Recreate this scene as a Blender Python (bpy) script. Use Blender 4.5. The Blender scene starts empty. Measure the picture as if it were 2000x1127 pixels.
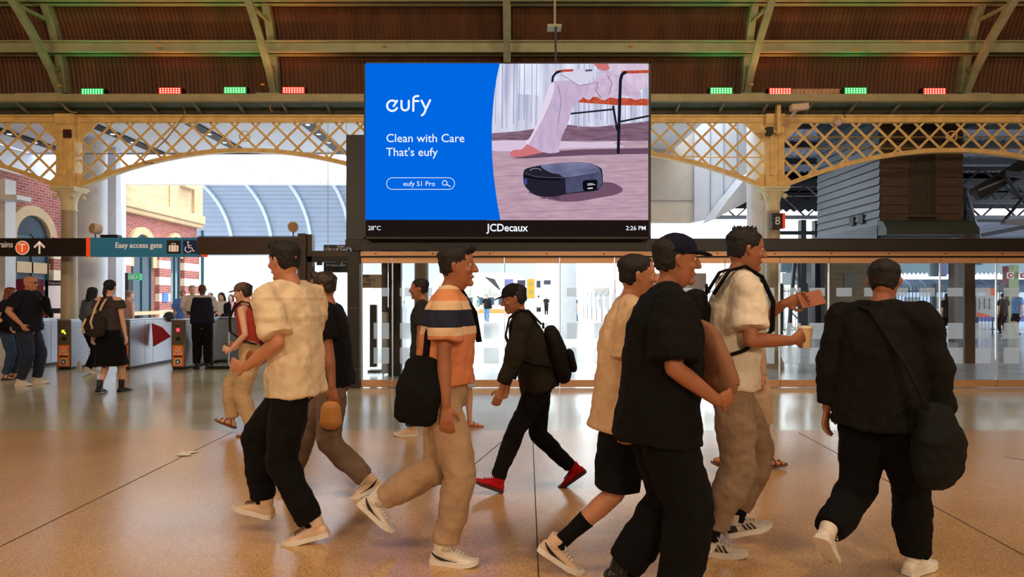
import bpy, math, random
from mathutils import Vector as V, Matrix
random.seed(7)
sc = bpy.context.scene
C = sc.collection
F, HOR, CH = 1250.0, 585.0, 1.43        # focal length in pixels of the 2000 px frame, horizon row, eye height
# ---------------------------------------------------------------- camera, sky, exposure, big lights
cam = bpy.data.objects.new('camera', bpy.data.cameras.new('camera')); C.objects.link(cam)
cam.data.sensor_width = 36; cam.data.lens = 36*F/2000; cam.data.shift_y = (HOR-563.5)/2000
cam.location = (0, 0, CH); cam.rotation_euler = (math.pi/2, 0, 0); cam.data.clip_end = 300
sc.camera = cam
w = bpy.data.worlds.new('daylight'); sc.world = w; w.use_nodes = True
w.node_tree.nodes['Background'].inputs[0].default_value = (.86, .93, 1, 1)
w.node_tree.nodes['Background'].inputs[1].default_value = 4.2
sc.view_settings.view_transform = 'Standard'; sc.view_settings.look = 'None'
sc.view_settings.exposure = 0; sc.view_settings.gamma = 1; sc.view_settings.use_curve_mapping = False

def lamp(name, kind, loc, power, col, size=1, size_y=None, aim=None, spot=None):
    d = bpy.data.lights.new(name, kind); d.energy = power; d.color = col
    if kind == 'AREA':
        d.size = size
        if size_y: d.shape = 'RECTANGLE'; d.size_y = size_y
    elif kind == 'SUN': d.angle = size
    else: d.shadow_soft_size = size
    if spot: d.spot_size = spot
    o = bpy.data.objects.new(name, d); C.objects.link(o); o.location = loc
    if aim is not None: o.rotation_euler = (V(aim)-V(loc)).to_track_quat('-Z', 'Y').to_euler()
    return o
WARM = (1, .74, .5)
for x in (-9, -3, 3, 9):                   # sodium high-bay lamps of the old hall, hung from its roof ribs
    lamp('high_bay_light', 'AREA', (x, 1.5, 9.4), 190, WARM, 1.2, aim=(x*.8, 4.6, 0))
for x in (-6, 2, 9):
    lamp('front_fill_light', 'AREA', (x, -6, 5.0), 290, WARM, 1.0, aim=(x*.5, 9, 2.2))  # added warm fill from behind the camera, brightening the foreground walkers
lamp('sun', 'SUN', (20, 30, 30), 3.2, (1, .97, .92), .02, aim=(9, 18, 0))

# ---------------------------------------------------------------- helpers
def P(px, py, Y): return V(((px-1000)*Y/F, Y, CH+(HOR-py)*Y/F))
def X_(px, Y): return (px-1000)*Y/F
def Z_(py, Y): return CH+(HOR-py)*Y/F
def lin(c):
    return tuple(((v/255)/12.92 if v/255 <= .04045 else ((v/255+.055)/1.055)**2.4) for v in c[:3])+(1,)
MATS = {}
def M(name, col=(128,128,128), rough=.6, metal=0, var=0, vs=8, bump=0, bs=60, emit=None, es=1, coat=0, stretch=None, alt=None, trans=0, spec=.5):
    if name in MATS: return MATS[name]
    m = bpy.data.materials.new(name); m.use_nodes = True; nt = m.node_tree; N = nt.nodes; L = nt.links
    b = N['Principled BSDF']; c = lin(col)
    b.inputs['Base Color'].default_value = c; b.inputs['Roughness'].default_value = rough
    b.inputs['Metallic'].default_value = metal; b.inputs['Coat Weight'].default_value = coat
    b.inputs['Specular IOR Level'].default_value = spec
    if trans: b.inputs['Transmission Weight'].default_value = trans
    if emit: b.inputs['Emission Color'].default_value = lin(emit); b.inputs['Emission Strength'].default_value = es
    co = N.new('ShaderNodeTexCoord'); vec = co.outputs['Object']
    if stretch:
        mp = N.new('ShaderNodeMapping'); mp.inputs['Scale'].default_value = stretch; L.new(vec, mp.inputs[0]); vec = mp.outputs[0]
    if var or alt:
        n = N.new('ShaderNodeTexNoise'); n.inputs['Scale'].default_value = vs; n.inputs['Detail'].default_value = 6; L.new(vec, n.inputs['Vector'])
        r = N.new('ShaderNodeMapRange'); r.inputs[1].default_value = .35; r.inputs[2].default_value = .65; L.new(n.outputs[0], r.inputs[0])
        mx = N.new('ShaderNodeMix'); mx.data_type = 'RGBA'; L.new(r.outputs[0], mx.inputs[0])
        a2 = lin(alt) if alt else c
        mx.inputs[6].default_value = tuple(min(1, v*(1-var)) for v in c[:3])+(1,)
        mx.inputs[7].default_value = a2 if alt else tuple(min(1, v*(1+var)) for v in c[:3])+(1,)
        L.new(mx.outputs[2], b.inputs['Base Color'])
    if bump:
        n2 = N.new('ShaderNodeTexNoise'); n2.inputs['Scale'].default_value = bs; n2.inputs['Detail'].default_value = 4; L.new(vec, n2.inputs['Vector'])
        bp = N.new('ShaderNodeBump'); bp.inputs['Strength'].default_value = bump; bp.inputs['Distance'].default_value = .01
        L.new(n2.outputs[0], bp.inputs['Height']); L.new(bp.outputs[0], b.inputs['Normal'])
    MATS[name] = m; return m
def emis(name, col=(255,255,255), s=1.0):
    if name in MATS: return MATS[name]
    m = bpy.data.materials.new(name); m.use_nodes = True; nt = m.node_tree; nt.nodes.clear()
    e = nt.nodes.new('ShaderNodeEmission'); e.inputs[0].default_value = lin(col); e.inputs[1].default_value = s
    o = nt.nodes.new('ShaderNodeOutputMaterial'); nt.links.new(e.outputs[0], o.inputs[0]); MATS[name] = m; return m
def glassmat(name, tint=(.96,.98,.97), refl=1.0, frost=0, fc=(225,235,245)):
    m = bpy.data.materials.new(name); m.use_nodes = True; nt = m.node_tree; N = nt.nodes; L = nt.links; N.clear()
    o = N.new('ShaderNodeOutputMaterial'); t = N.new('ShaderNodeBsdfTransparent'); t.inputs[0].default_value = tint+(1,)
    g = N.new('ShaderNodeBsdfGlossy'); g.inputs['Roughness'].default_value = .02
    fr = N.new('ShaderNodeFresnel'); fr.inputs[0].default_value = 1.35
    mx = N.new('ShaderNodeMixShader'); L.new(fr.outputs[0], mx.inputs[0]); L.new(t.outputs[0], mx.inputs[1]); L.new(g.outputs[0], mx.inputs[2])
    last = mx
    if frost:
        d = N.new('ShaderNodeBsdfTranslucent'); d.inputs[0].default_value = lin(fc)
        d2 = N.new('ShaderNodeBsdfDiffuse'); d2.inputs[0].default_value = lin(fc)
        m0 = N.new('ShaderNodeMixShader'); m0.inputs[0].default_value = .12; L.new(d.outputs[0], m0.inputs[1]); L.new(d2.outputs[0], m0.inputs[2])
        m1 = N.new('ShaderNodeMixShader'); m1.inputs[0].default_value = frost; L.new(mx.outputs[0], m1.inputs[1]); L.new(m0.outputs[0], m1.inputs[2]); last = m1
    L.new(last.outputs[0], o.inputs[0]); MATS[name] = m; return m

BASE = {}
def tag(o, label=None, cat=None, group=None, kind=None):
    if label: o['label'] = label
    if cat: o['category'] = cat
    if group: o['group'] = group
    if kind: o['kind'] = kind
    return o
def thing(name, label, cat, loc=(0,0,0), rotz=0, group=None):
    o = bpy.data.objects.new(name, None); C.objects.link(o); o.empty_display_size = .1
    o.location = loc; o.rotation_euler = (0, 0, rotz); BASE[o.name] = V(loc)
    return tag(o, label, cat, group)
class MB:
    """collects shapes and links them as ONE mesh object"""
    def __init__(s): s.v = []; s.f = []; s.mi = []; s.cur = 0
    def add(s, vs, fs):
        n = len(s.v); s.v += [tuple(v) for v in vs]; s.f += [tuple(i+n for i in f) for f in fs]; s.mi += [s.cur]*len(fs); return s
    def box(s, a, b):
        x0,x1 = sorted((a[0],b[0])); y0,y1 = sorted((a[1],b[1])); z0,z1 = sorted((a[2],b[2]))
        return s.add([(x0,y0,z0),(x1,y0,z0),(x1,y1,z0),(x0,y1,z0),(x0,y0,z1),(x1,y0,z1),(x1,y1,z1),(x0,y1,z1)],
                     [(0,3,2,1),(4,5,6,7),(0,1,5,4),(1,2,6,5),(2,3,7,6),(3,0,4,7)])
    def bar(s, a, b, w, h, up=(0,0,1)):
        a = V(a); b = V(b); d = (b-a).normalized(); up = V(up)
        if abs(d.dot(up)) > .98: up = V((0,1,0))
        r = d.cross(up).normalized()*w/2; u = r.cross(d).normalized()*h/2
        vs = [a-r-u,a+r-u,a+r+u,a-r+u,b-r-u,b+r-u,b+r+u,b-r+u]
        return s.add(vs, [(0,1,2,3),(4,7,6,5),(0,4,5,1),(1,5,6,2),(2,6,7,3),(3,7,4,0)])
    def tube(s, pts, r, n=8, side=None, cap=True):
        """loft along pts; r is a number or per-point number or (a, b) radii, a along side"""
        pts = [V(p) for p in pts]; k = len(pts); rs = r if isinstance(r, (list, tuple)) and len(r) == k else [r]*k
        vs = []; prev = V(side) if side is not None else None
        for i, p in enumerate(pts):
            d = (pts[min(i+1,k-1)]-pts[max(i-1,0)])
            d = d.normalized() if d.length > 1e-9 else V((0,0,1))
            if prev is None: prev = V((1,0,0)) if abs(d.x) < .8 else V((0,1,0))
            e = prev-d*prev.dot(d)
            if e.length < 1e-5: e = d.orthogonal()
            e.normalize(); g = d.cross(e)
            if side is None: prev = e
            a, b = rs[i] if isinstance(rs[i], (list, tuple)) else (rs[i], rs[i])
            for j in range(n):
                t = 2*math.pi*j/n; vs.append(p+e*(a*math.cos(t))+g*(b*math.sin(t)))
        fs = [(i*n+j, i*n+(j+1)%n, (i+1)*n+(j+1)%n, (i+1)*n+j) for i in range(k-1) for j in range(n)]
        if cap:
            fs += [tuple(range(n))[::-1], tuple(range((k-1)*n, k*n))]
        return s.add(vs, fs)
    def limb(s, pts, r, n=12, side=None):
        """tube with rounded ends"""
        pts = [V(p) for p in pts]; k = len(pts); rs = list(r) if isinstance(r, (list, tuple)) and len(r) == k else [r]*k
        f = lambda q: q if isinstance(q, (list, tuple)) else (q, q)
        a, b = f(rs[0]), f(rs[-1]); d0 = (pts[0]-pts[1]).normalized(); d1 = (pts[-1]-pts[-2]).normalized()
        m0, m1 = min(a), min(b)
        P2 = [pts[0]+d0*m0*.95, pts[0]+d0*m0*.7]+pts+[pts[-1]+d1*m1*.7, pts[-1]+d1*m1*.95]
        R2 = [(a[0]*.3,a[1]*.3),(a[0]*.72,a[1]*.72)]+rs+[(b[0]*.72,b[1]*.72),(b[0]*.3,b[1]*.3)]
        return s.tube(P2, R2, n, side)
    def ball(s, c, r, n=12, m=8):
        c = V(c); a = r if isinstance(r, (list, tuple)) else (r,r,r); vs = []
        for i in range(m+1):
            t = math.pi*i/m
            for j in range(n):
                q = 2*math.pi*j/n; vs.append((c.x+a[0]*math.sin(t)*math.cos(q), c.y+a[1]*math.sin(t)*math.sin(q), c.z+a[2]*math.cos(t)))
        return s.add(vs, [(i*n+j, (i+1)*n+j, (i+1)*n+(j+1)%n, i*n+(j+1)%n) for i in range(m) for j in range(n)])
    def prism(s, poly, a, b, ax='y'):
        """poly of 2D points (x,z) extruded in y from a to b, or other axis: 'z' (x,y), 'x' (y,z)"""
        f = {'y': lambda p, t: (p[0], t, p[1]), 'z': lambda p, t: (p[0], p[1], t), 'x': lambda p, t: (t, p[0], p[1])}[ax]
        n = len(poly); vs = [f(p, a) for p in poly]+[f(p, b) for p in poly]
        return s.add(vs, [tuple(range(n)), tuple(range(2*n-1, n-1, -1))]+[(i, i+n, (i+1)%n+n, (i+1)%n) for i in range(n)])
    def poly(s, pts): return s.add(pts, [tuple(range(len(pts)))])
    def lathe(s, c, prof, n=24):
        c = V(c); vs = [(c.x+r*math.cos(2*math.pi*j/n), c.y+r*math.sin(2*math.pi*j/n), c.z+z) for r, z in prof for j in range(n)]; k = len(prof)
        return s.add(vs, [(i*n+j, i*n+(j+1)%n, (i+1)*n+(j+1)%n, (i+1)*n+j) for i in range(k-1) for j in range(n)]+[tuple(range(n))[::-1], tuple(range((k-1)*n, k*n))])
    def grid(s, fn, nu, nv):
        vs = [fn(i/nu, j/nv) for i in range(nu+1) for j in range(nv+1)]; m = nv+1
        return s.add(vs, [(i*m+j, (i+1)*m+j, (i+1)*m+j+1, i*m+j+1) for i in range(nu) for j in range(nv)])
    def build(s, name, mat, parent=None, smooth=False, bev=0, label=None, cat=None, group=None, kind=None):
        base = BASE.get(parent.name, V((0,0,0))) if parent else V((0,0,0))
        me = bpy.data.meshes.new(name)
        me.from_pydata([(x-base.x, y-base.y, z-base.z) for x, y, z in s.v], [], s.f)
        for m in (mat if isinstance(mat, list) else [mat]): me.materials.append(m)
        if len(me.materials) > 1: me.polygons.foreach_set('material_index', s.mi)
        if smooth: me.polygons.foreach_set('use_smooth', [True]*len(me.polygons))
        me.update()
        o = bpy.data.objects.new(name, me); C.objects.link(o)
        if parent: o.parent = parent; BASE[o.name] = base
        if smooth and smooth != 2:
            md = o.modifiers.new('edge', 'EDGE_SPLIT'); md.split_angle = math.radians(38)
        if bev:
            md = o.modifiers.new('bevel', 'BEVEL'); md.width = bev; md.segments = 2; md.limit_method = 'ANGLE'
        return tag(o, label, cat, group, kind)
def struct(name, mb, mat, **k): return mb.build(name, mat, kind='structure', **k)
def copy_tree(o, parent=None, loc=None, label=None):
    c = o.copy(); C.objects.link(c)
    if parent: c.parent = parent
    if loc is not None: c.location = loc
    if label: c['label'] = label
    for ch in list(o.children): copy_tree(ch, c)
    return c
def text(s, size, mat, parent, at, name='lettering', align='LEFT', bold=0, rz=0, label=None, ext=.002, sx=1):
    cu = bpy.data.curves.new('t', 'FONT'); cu.body = s; cu.size = size; cu.align_x = align; cu.offset = bold; cu.extrude = ext; cu.resolution_u = 3
    t = bpy.data.objects.new('t', cu); me = bpy.data.meshes.new_from_object(t)
    base = BASE.get(parent.name, V((0,0,0))) if parent else V((0,0,0))
    me.transform(Matrix.Translation(V(at)-base) @ Matrix.Rotation(rz, 4, 'Z') @ Matrix.Rotation(math.pi/2, 4, 'X') @ Matrix.Diagonal((sx,1,1,1)))
    me.materials.clear(); me.materials.append(mat)
    o = bpy.data.objects.new(name, me); C.objects.link(o)
    if parent: o.parent = parent; BASE[o.name] = base
    bpy.data.objects.remove(t); bpy.data.curves.remove(cu)
    return tag(o, label)
def ordinal(i): return ['first','second','third','fourth','fifth','sixth','seventh','eighth','ninth','tenth','eleventh','twelfth','thirteenth','fourteenth'][i]
# ================================================================ SETTING
def terrazzo(name, c1, c2, rough, spk=260, bump=.02):
    m = M(name, c1, rough, spec=.85); nt = m.node_tree; N = nt.nodes; L = nt.links; b = N['Principled BSDF']
    co = N.new('ShaderNodeTexCoord')
    v = N.new('ShaderNodeTexVoronoi'); v.inputs['Scale'].default_value = spk; L.new(co.outputs['Object'], v.inputs['Vector'])
    r = N.new('ShaderNodeValToRGB'); L.new(v.outputs['Color'], r.inputs[0])
    a = lin(c1); d = lin(c2)
    r.color_ramp.elements[0].position = .2; r.color_ramp.elements[0].color = d
    r.color_ramp.elements[1].position = .75; r.color_ramp.elements[1].color = tuple(min(1, x*1.12) for x in a[:3])+(1,)
    n = N.new('ShaderNodeTexNoise'); n.inputs['Scale'].default_value = .9; n.inputs['Detail'].default_value = 5; L.new(co.outputs['Object'], n.inputs['Vector'])
    mx = N.new('ShaderNodeMix'); mx.data_type = 'RGBA'; mx.blend_type = 'MULTIPLY'; mx.inputs[0].default_value = .35
    L.new(r.outputs[0], mx.inputs[6]); L.new(n.outputs[0], mx.inputs[7]); L.new(mx.outputs[2], b.inputs['Base Color'])
    mr = N.new('ShaderNodeMapRange'); mr.inputs[3].default_value = rough*.7; mr.inputs[4].default_value = rough*1.45; L.new(n.outputs[0], mr.inputs[0]); L.new(mr.outputs[0], b.inputs['Roughness'])
    n2 = N.new('ShaderNodeTexNoise'); n2.inputs['Scale'].default_value = 14; n2.inputs['Detail'].default_value = 3; L.new(co.outputs['Object'], n2.inputs['Vector'])
    bp = N.new('ShaderNodeBump'); bp.inputs['Strength'].default_value = bump; bp.inputs['Distance'].default_value = .05; L.new(n2.outputs[0], bp.inputs['Height']); L.new(bp.outputs[0], b.inputs['Normal'])
    return m
T_or = terrazzo('orange_terrazzo', (234,192,134), (176,130,84), .2)
T_cr = terrazzo('cream_terrazzo', (212,202,168), (176,162,128), .15)
T_wh = terrazzo('pale_terrazzo', (214,216,218), (180,184,188), .16)
FX0, FX1 = -17, 18
struct('floor', MB().box((FX0,-13.5,-.2),(FX1,7.0,0)), T_or)
struct('floor', MB().box((FX0,7.0,-.2),(FX1,10.35,0)), T_cr)
struct('floor', MB().box((FX0,10.35,-.2),(-3.1,14.5,0)), T_cr)
struct('floor', MB().box((-3.1,10.35,-.2),(FX1,14.5,0)), T_wh)
struct('floor', MB().box((-40,14.5,-.2),(60,90,0)), T_wh)
jm = M('floor_joint_filler', (70,52,40), .8)
j = MB()
def gl(px, py): Y = F*CH/(py-HOR); return V((X_(px, Y), Y, .001))
for a, b in ((gl(0,1068),gl(452,845)), (gl(1560,845),gl(2000,1085)), (gl(905,925),gl(1010,838)), (gl(1040,838),gl(1052,1127)), (gl(1965,893),gl(2020,902))):
    j.bar(a, b, .007 if b.x < 5 else .012, .002)
struct('trim_1', j, jm)

# ---- vaulted roof of the old hall
RB, RZ, RR = 13.5, 5.52, 6.6  # roof, gutter, lattice and column coordinates scaled about the camera, baked into these numbers
def arch(t, off=0): return ((RB-off)*math.cos(t), RZ+(RR-off)*math.sin(t))
roofm = M('brown_corrugated_roof', (92,54,24), .6, var=.25, vs=1.3, bump=.1, bs=30, stretch=(2.5,1,.6))
g = MB(); NX = 1700
def rf(u, v):
    x = -16+32*u; t = v*v*1.15+v*.0; y, z = arch(t, .018*math.sin(2*math.pi*x/.088)); return (x, y, z)
g.grid(rf, NX, 14)
roof = struct('ceiling', g, roofm, smooth=2)
g = MB(); g.grid(lambda u, v: (-17+35*u, *arch(1.15+v*(math.pi-1.15))), 4, 24)
struct('ceiling', g, roofm, smooth=2)
g = MB(); g.grid(lambda u, v: (-17+1*u, *arch(1.15*v)), 2, 10); g.grid(lambda u, v: (16+2*u, *arch(1.15*v)), 2, 10)
struct('ceiling', g, roofm, smooth=2)
wm = M('dim_plaster', (150,120,90), .8, var=.1)
struct('wall_back', MB().box((FX0,-13.7,-.2),(FX1,-13.5,5.6)), wm)
def endwall(x0, x1):
    pts = [(-13.5,-.2),(13.5,-.2)]+[arch(k*math.pi/24) for k in range(25)]
    return MB().prism(pts, x0, x1, 'x')
struct('wall_left', endwall(-17.2,-17), wm); struct('wall_right', endwall(18,18.2), wm)

# ---- clear sheets at the roof foot, light leak painted as pale colour, ribs and purlins
pale = M('light_leak_sheet', (206,160,124), .5, var=.15, vs=20)
strips = [(-10.3, -9.53, 0.15, 'short raised corrugated sheet painted pale as a light leak at the far left roof edge'), (-8.77, -5.59, 0.09, 'long low corrugated strip with painted light leak behind the left floodlights'), (-4.94, -3.06, 0.09, 'corrugated strip with painted light leak just left of the big screen, at the roof foot'), (3.06, 4.83, 0.09, 'corrugated strip with painted light leak between the big screen and the right rib'), (5.77, 7.3, 0.24, 'raised corrugated sheet with painted light leak between two right floodlights'), (7.42, 8.59, 0.11, 'thin corrugated strip with painted light leak near the right floodlights')]
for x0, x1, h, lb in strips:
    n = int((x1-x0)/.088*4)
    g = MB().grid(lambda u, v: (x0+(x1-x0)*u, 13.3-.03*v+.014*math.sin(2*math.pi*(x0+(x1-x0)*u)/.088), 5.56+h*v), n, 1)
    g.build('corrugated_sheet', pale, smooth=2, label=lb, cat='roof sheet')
ribm = M('sage_painted_steel', (152,156,122), .5, var=.12, vs=5, bump=.05)
ribx = (-14.1, -9.35, -4.93, -.1, 4.86, 9.4, 14.1)
low = [(13.3, 5.6), (13.01, 6.04), (12.5, 6.57), (12.01, 6.99), (10.95, 7.75), (9.42, 8.57), (7.06, 9.52), (3.53, 10.28), (0.0, 10.46)]
low += [(-a, b) for a, b in low[::-1][1:]]
for i, x in enumerate(ribx):
    r = thing('roof_rib', ('%s double curved steel roof rib counted from the left' % ordinal(i)) if i != 3 else 'central steel roof rib rising behind the big screen', 'roof rib', (x,13.3,5.6), group='arched ribs under the corrugated roof')
    mb = MB()
    for k in range(31): 
        a, b = arch(.035+k*(math.pi-.07)/31, .1), arch(.035+(k+1)*(math.pi-.07)/31, .1); mb.bar((x,*a),(x,*b),.15,.16)
    mb.build('rafter', ribm, r)
    mb = MB()
    for a, b in zip(low, low[1:]): mb.bar((x,*a),(x,*b),.14,.05); mb.bar((x,a[0]+.05,a[1]+.05),(x,b[0]+.05,b[1]+.05),.03,.14)
    mb.build('arched_chord', ribm, r, label='lower curved chord of the rib')
    for t, q in ((.12,1),(.24,3),(.42,4),(.62,5),(.85,6)): MB().bar((x,*arch(t,.1)),(x,*low[q]),.07,.05).build('strut', ribm, r)
    MB().box((x-.24,12.9,5.56),(x+.24,13.4,5.60)).build('base_plate', ribm, r)
purm = M('sage_purlin', (172,176,136), .5, var=.1, vs=3)
for i, t in enumerate((.165, .30, .5)):
    y, z = arch(t, .11)
    o = MB().box((-16,y-.12,z-.12),(16,y-.07,z+.12)).box((-16,y-.19,z-.12),(16,y+.06,z-.1)).box((-16,y-.19,z+.1),(16,y+.06,z+.12))
    o.build('purlin', purm, label=['lower sage green purlin running across the roof above the floodlights','sage green purlin along the top edge of the view','upper sage green purlin high in the roof'][i], cat='purlin', group='purlins under the roof')
yl = M('small_asset_label', (214,150,40), .5)
al = {311:'on the lower purlin above the left floodlights',750:'on the lower purlin above the left half of the screen',1232:'on the lower purlin above the right edge of the screen',1670:'on the lower purlin above the right green floodlight',116:'near the foot of the left roof rib',513:'near the foot of the rib left of the screen',313:'on the gutter beam under the left red floodlight',1468:'near the foot of the rib right of the screen'}
for px, py in ((311,90),(750,88),(1232,88),(1670,98),(116,167),(513,165),(313,196),(1468,165)):
    Y = arch(.165,.11)[0]-.2 if py < 120 else (13.0 if py < 180 else 12.846)
    c = P(px, py, Y); MB().box((c.x-.04, c.y-.004, c.z-.02),(c.x+.04, c.y, c.z+.02)).build('asset_label', yl, label='small orange asset label '+al[px], cat='label', group='orange asset labels')
# ---- gutter beam with brackets over the lattice
creamg = M('cream_gutter_paint', (176,166,126), .5, var=.1, vs=4)
teal = M('teal_green_underside', (92,120,104), .5, var=.2, vs=4, bump=.03)  # teal green tone of the gutter underside
g0 = thing('gutter_beam', 'cream gutter beam carrying the coloured floodlights above the lattice', 'beam', (0,13,5.3))
MB().box((-16,12.85,5.42),(16,12.95,5.54)).box((-16,12.85,5.54),(16,13.47,5.56)).build('fascia', creamg, g0)
MB().box((-16,13.42,5.26),(16,13.5,5.54)).box((-16,12.95,5.41),(16,13.45,5.43)).build('soffit', teal, g0, label='teal green underside')
MB().box((-16,13.34,5.33),(16,13.40,5.355)).box((-16,13.36,5.38),(16,13.38,5.39)).build('conduit', M('dusty_conduit',(120,100,72),.6), g0)
for k in range(35):
    x = -15.4+.895*k; MB().bar((x,12.93,5.43),(x,13.42,5.24),.05,.035).build('bracket', M('grey_bracket',(126,130,112),.5), g0)

# ---- lattice arches and their columns
YT = 13.3
goldm = M('yellow_ochre_paint', (236,200,128), .45, var=.12, vs=6, bump=.05)
cx = [-16.54,-9.2,-1.88,5.42,12.8]
ZT0, ZT1 = 5.10, 5.22
def zb(u): return 3.78+.75*(1-u*u)
spans = ['lattice arch at the far left edge, left of the first yellow column','ochre lattice arch over the ticket gates','ochre lattice arch partly hidden behind the big screen','ochre lattice arch at the right over the timber cabin']
for i in range(4):
    x0, x1 = cx[i]+.205, cx[i+1]-.205; xm = (x0+x1)/2; hw = (x1-x0)/2; zf = lambda x: zb((x-xm)/hw)
    t = thing('lattice_arch', spans[i], 'truss', (xm,YT,zb(0)), group='ochre lattice arches')
    mb = MB().box((x0,YT-.05,ZT0),(x1,YT+.05,ZT0+.015)).box((x0,YT-.04,ZT0),(x1,YT-.02,ZT1)).box((x0,YT-.08,ZT1),(x1,YT+.08,ZT1+.03))
    for k in range(int((x1-x0)/.12)): mb.ball((x0+.06+.12*k,YT-.042,ZT0+.05), .011, 6, 4)
    mb.build('top_chord', goldm, t)
    mb = MB(); N_ = 36
    for k in range(N_):
        a = x0+(x1-x0)*k/N_; b = x0+(x1-x0)*(k+1)/N_
        mb.bar((a,YT-.03,zf(a)),(b,YT-.03,zf(b)),.02,.085); mb.bar((a,YT,zf(a)-.04),(b,YT,zf(b)-.04),.13,.014)
        if k % 2 == 0: mb.ball((a,YT-.045,zf(a)), .013, 6, 4)
    mb.build('arch_chord', goldm, t)
    mb = MB(); pitch = .435
    ring_c = (xm, (ZT0+zf(xm))/2)
    for sgn, yy in ((1,YT-.012),(-1,YT+.012)):
        for k in range(-6, 30):
            s0 = xm-pitch*18+pitch*(k+.25)+ (0 if sgn > 0 else pitch*.5)
            inside = []
            for q in range(0, 260):
                zz = 3.6+q*.006; x = s0+sgn*(zz-3.6)
                if x0 <= x <= x1 and zf(x) <= zz <= ZT0: inside.append((x, zz))
            if len(inside) < 8: continue
            runs = [[inside[0]]]
            for p_ in inside[1:]:
                if p_[1]-runs[-1][-1][1] > .009: runs.append([])
                runs[-1].append(p_)
            for rn in runs:
                if len(rn) < 6: continue
                mb.bar((rn[0][0],yy,rn[0][1]),(rn[-1][0],yy,rn[-1][1]),.016,.046)
    mb.build('lattice', goldm, t)
    mb = MB(); R_ = .105
    for k in range(20):
        a0 = 2*math.pi*k/20; a1 = 2*math.pi*(k+1)/20
        mb.bar((ring_c[0]+R_*math.cos(a0),YT-.035,ring_c[1]+R_*math.sin(a0)),(ring_c[0]+R_*math.cos(a1),YT-.035,ring_c[1]+R_*math.sin(a1)),.014,.05,up=(0,1,0))
    mb.build('ring', goldm, t)
    for s_, xe in ((1,x0),(-1,x1)):
        MB().prism([(xe,ZT0),(xe+s_*.42,ZT0),(xe,ZT0-.42)], YT-.03, YT-.005).build('gusset_plate', goldm, t); MB().prism([(xe,zf(xe)),(xe+s_*.2,zf(xe+s_*.2)),(xe,zf(xe)+.28)], YT-.03, YT-.005).build('gusset_plate', goldm, t)
shaftm = M('stone_coloured_column_paint', (176,160,130), .45, var=.08, vs=4)
capm = M('cream_capital_paint', (226,214,170), .5, var=.06)
clab = ['column outside the left edge of the view','column with a dark rusty plate on its ochre head, behind the trains sign','column standing behind the big screen, its lower shaft seen through the glass','column with the number eight sign beside it','column outside the right edge of the view']
for i, x in enumerate(cx):
    c = thing('iron_column', 'iron '+clab[i], 'column', (x,YT,0), group='iron columns of the concourse')
    mb = MB().box((x-.19,YT-.13,3.77),(x+.19,YT+.13,5.24)).box((x-.12,YT-.16,3.98),(x-.03,YT-.12,4.86)).box((x+.05,YT-.17,3.77),(x+.08,YT-.12,5.15)).box((x-.2,YT-.16,5.04),(x+.2,YT+.12,5.25)).box((x-.11,YT-.155,4.88),(x-.01,YT-.12,4.99))
    for k in range(12):
        for q in (-.165,.14): mb.ball((x+q,YT-.132,3.88+.11*k), .013, 6, 4)
    mb.build('post_box', goldm, c, bev=.006)
    MB().box((x-.26,YT-.24,3.70),(x+.26,YT+.24,3.75)).box((x-.24,YT-.21,3.66),(x+.24,YT+.21,3.70)).lathe((x,YT,3.25), [(.13,0),(.16,.025),(.14,.06),(.14,.19),(.165,.28),(.21,.39),(.225,.41)], 24).ball((x-.18,YT-.16,3.56),.053).ball((x+.18,YT-.16,3.56),.053).ball((x+.18,YT+.16,3.56),.053).ball((x-.18,YT+.16,3.56),.053).build('capital', capm, c, smooth=True)
    MB().lathe((x,YT,0), [(.22,0),(.22,.12),(.18,.2),(.155,.3),(.14,3.26)], 28).build('shaft', shaftm, c, smooth=True)

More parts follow.
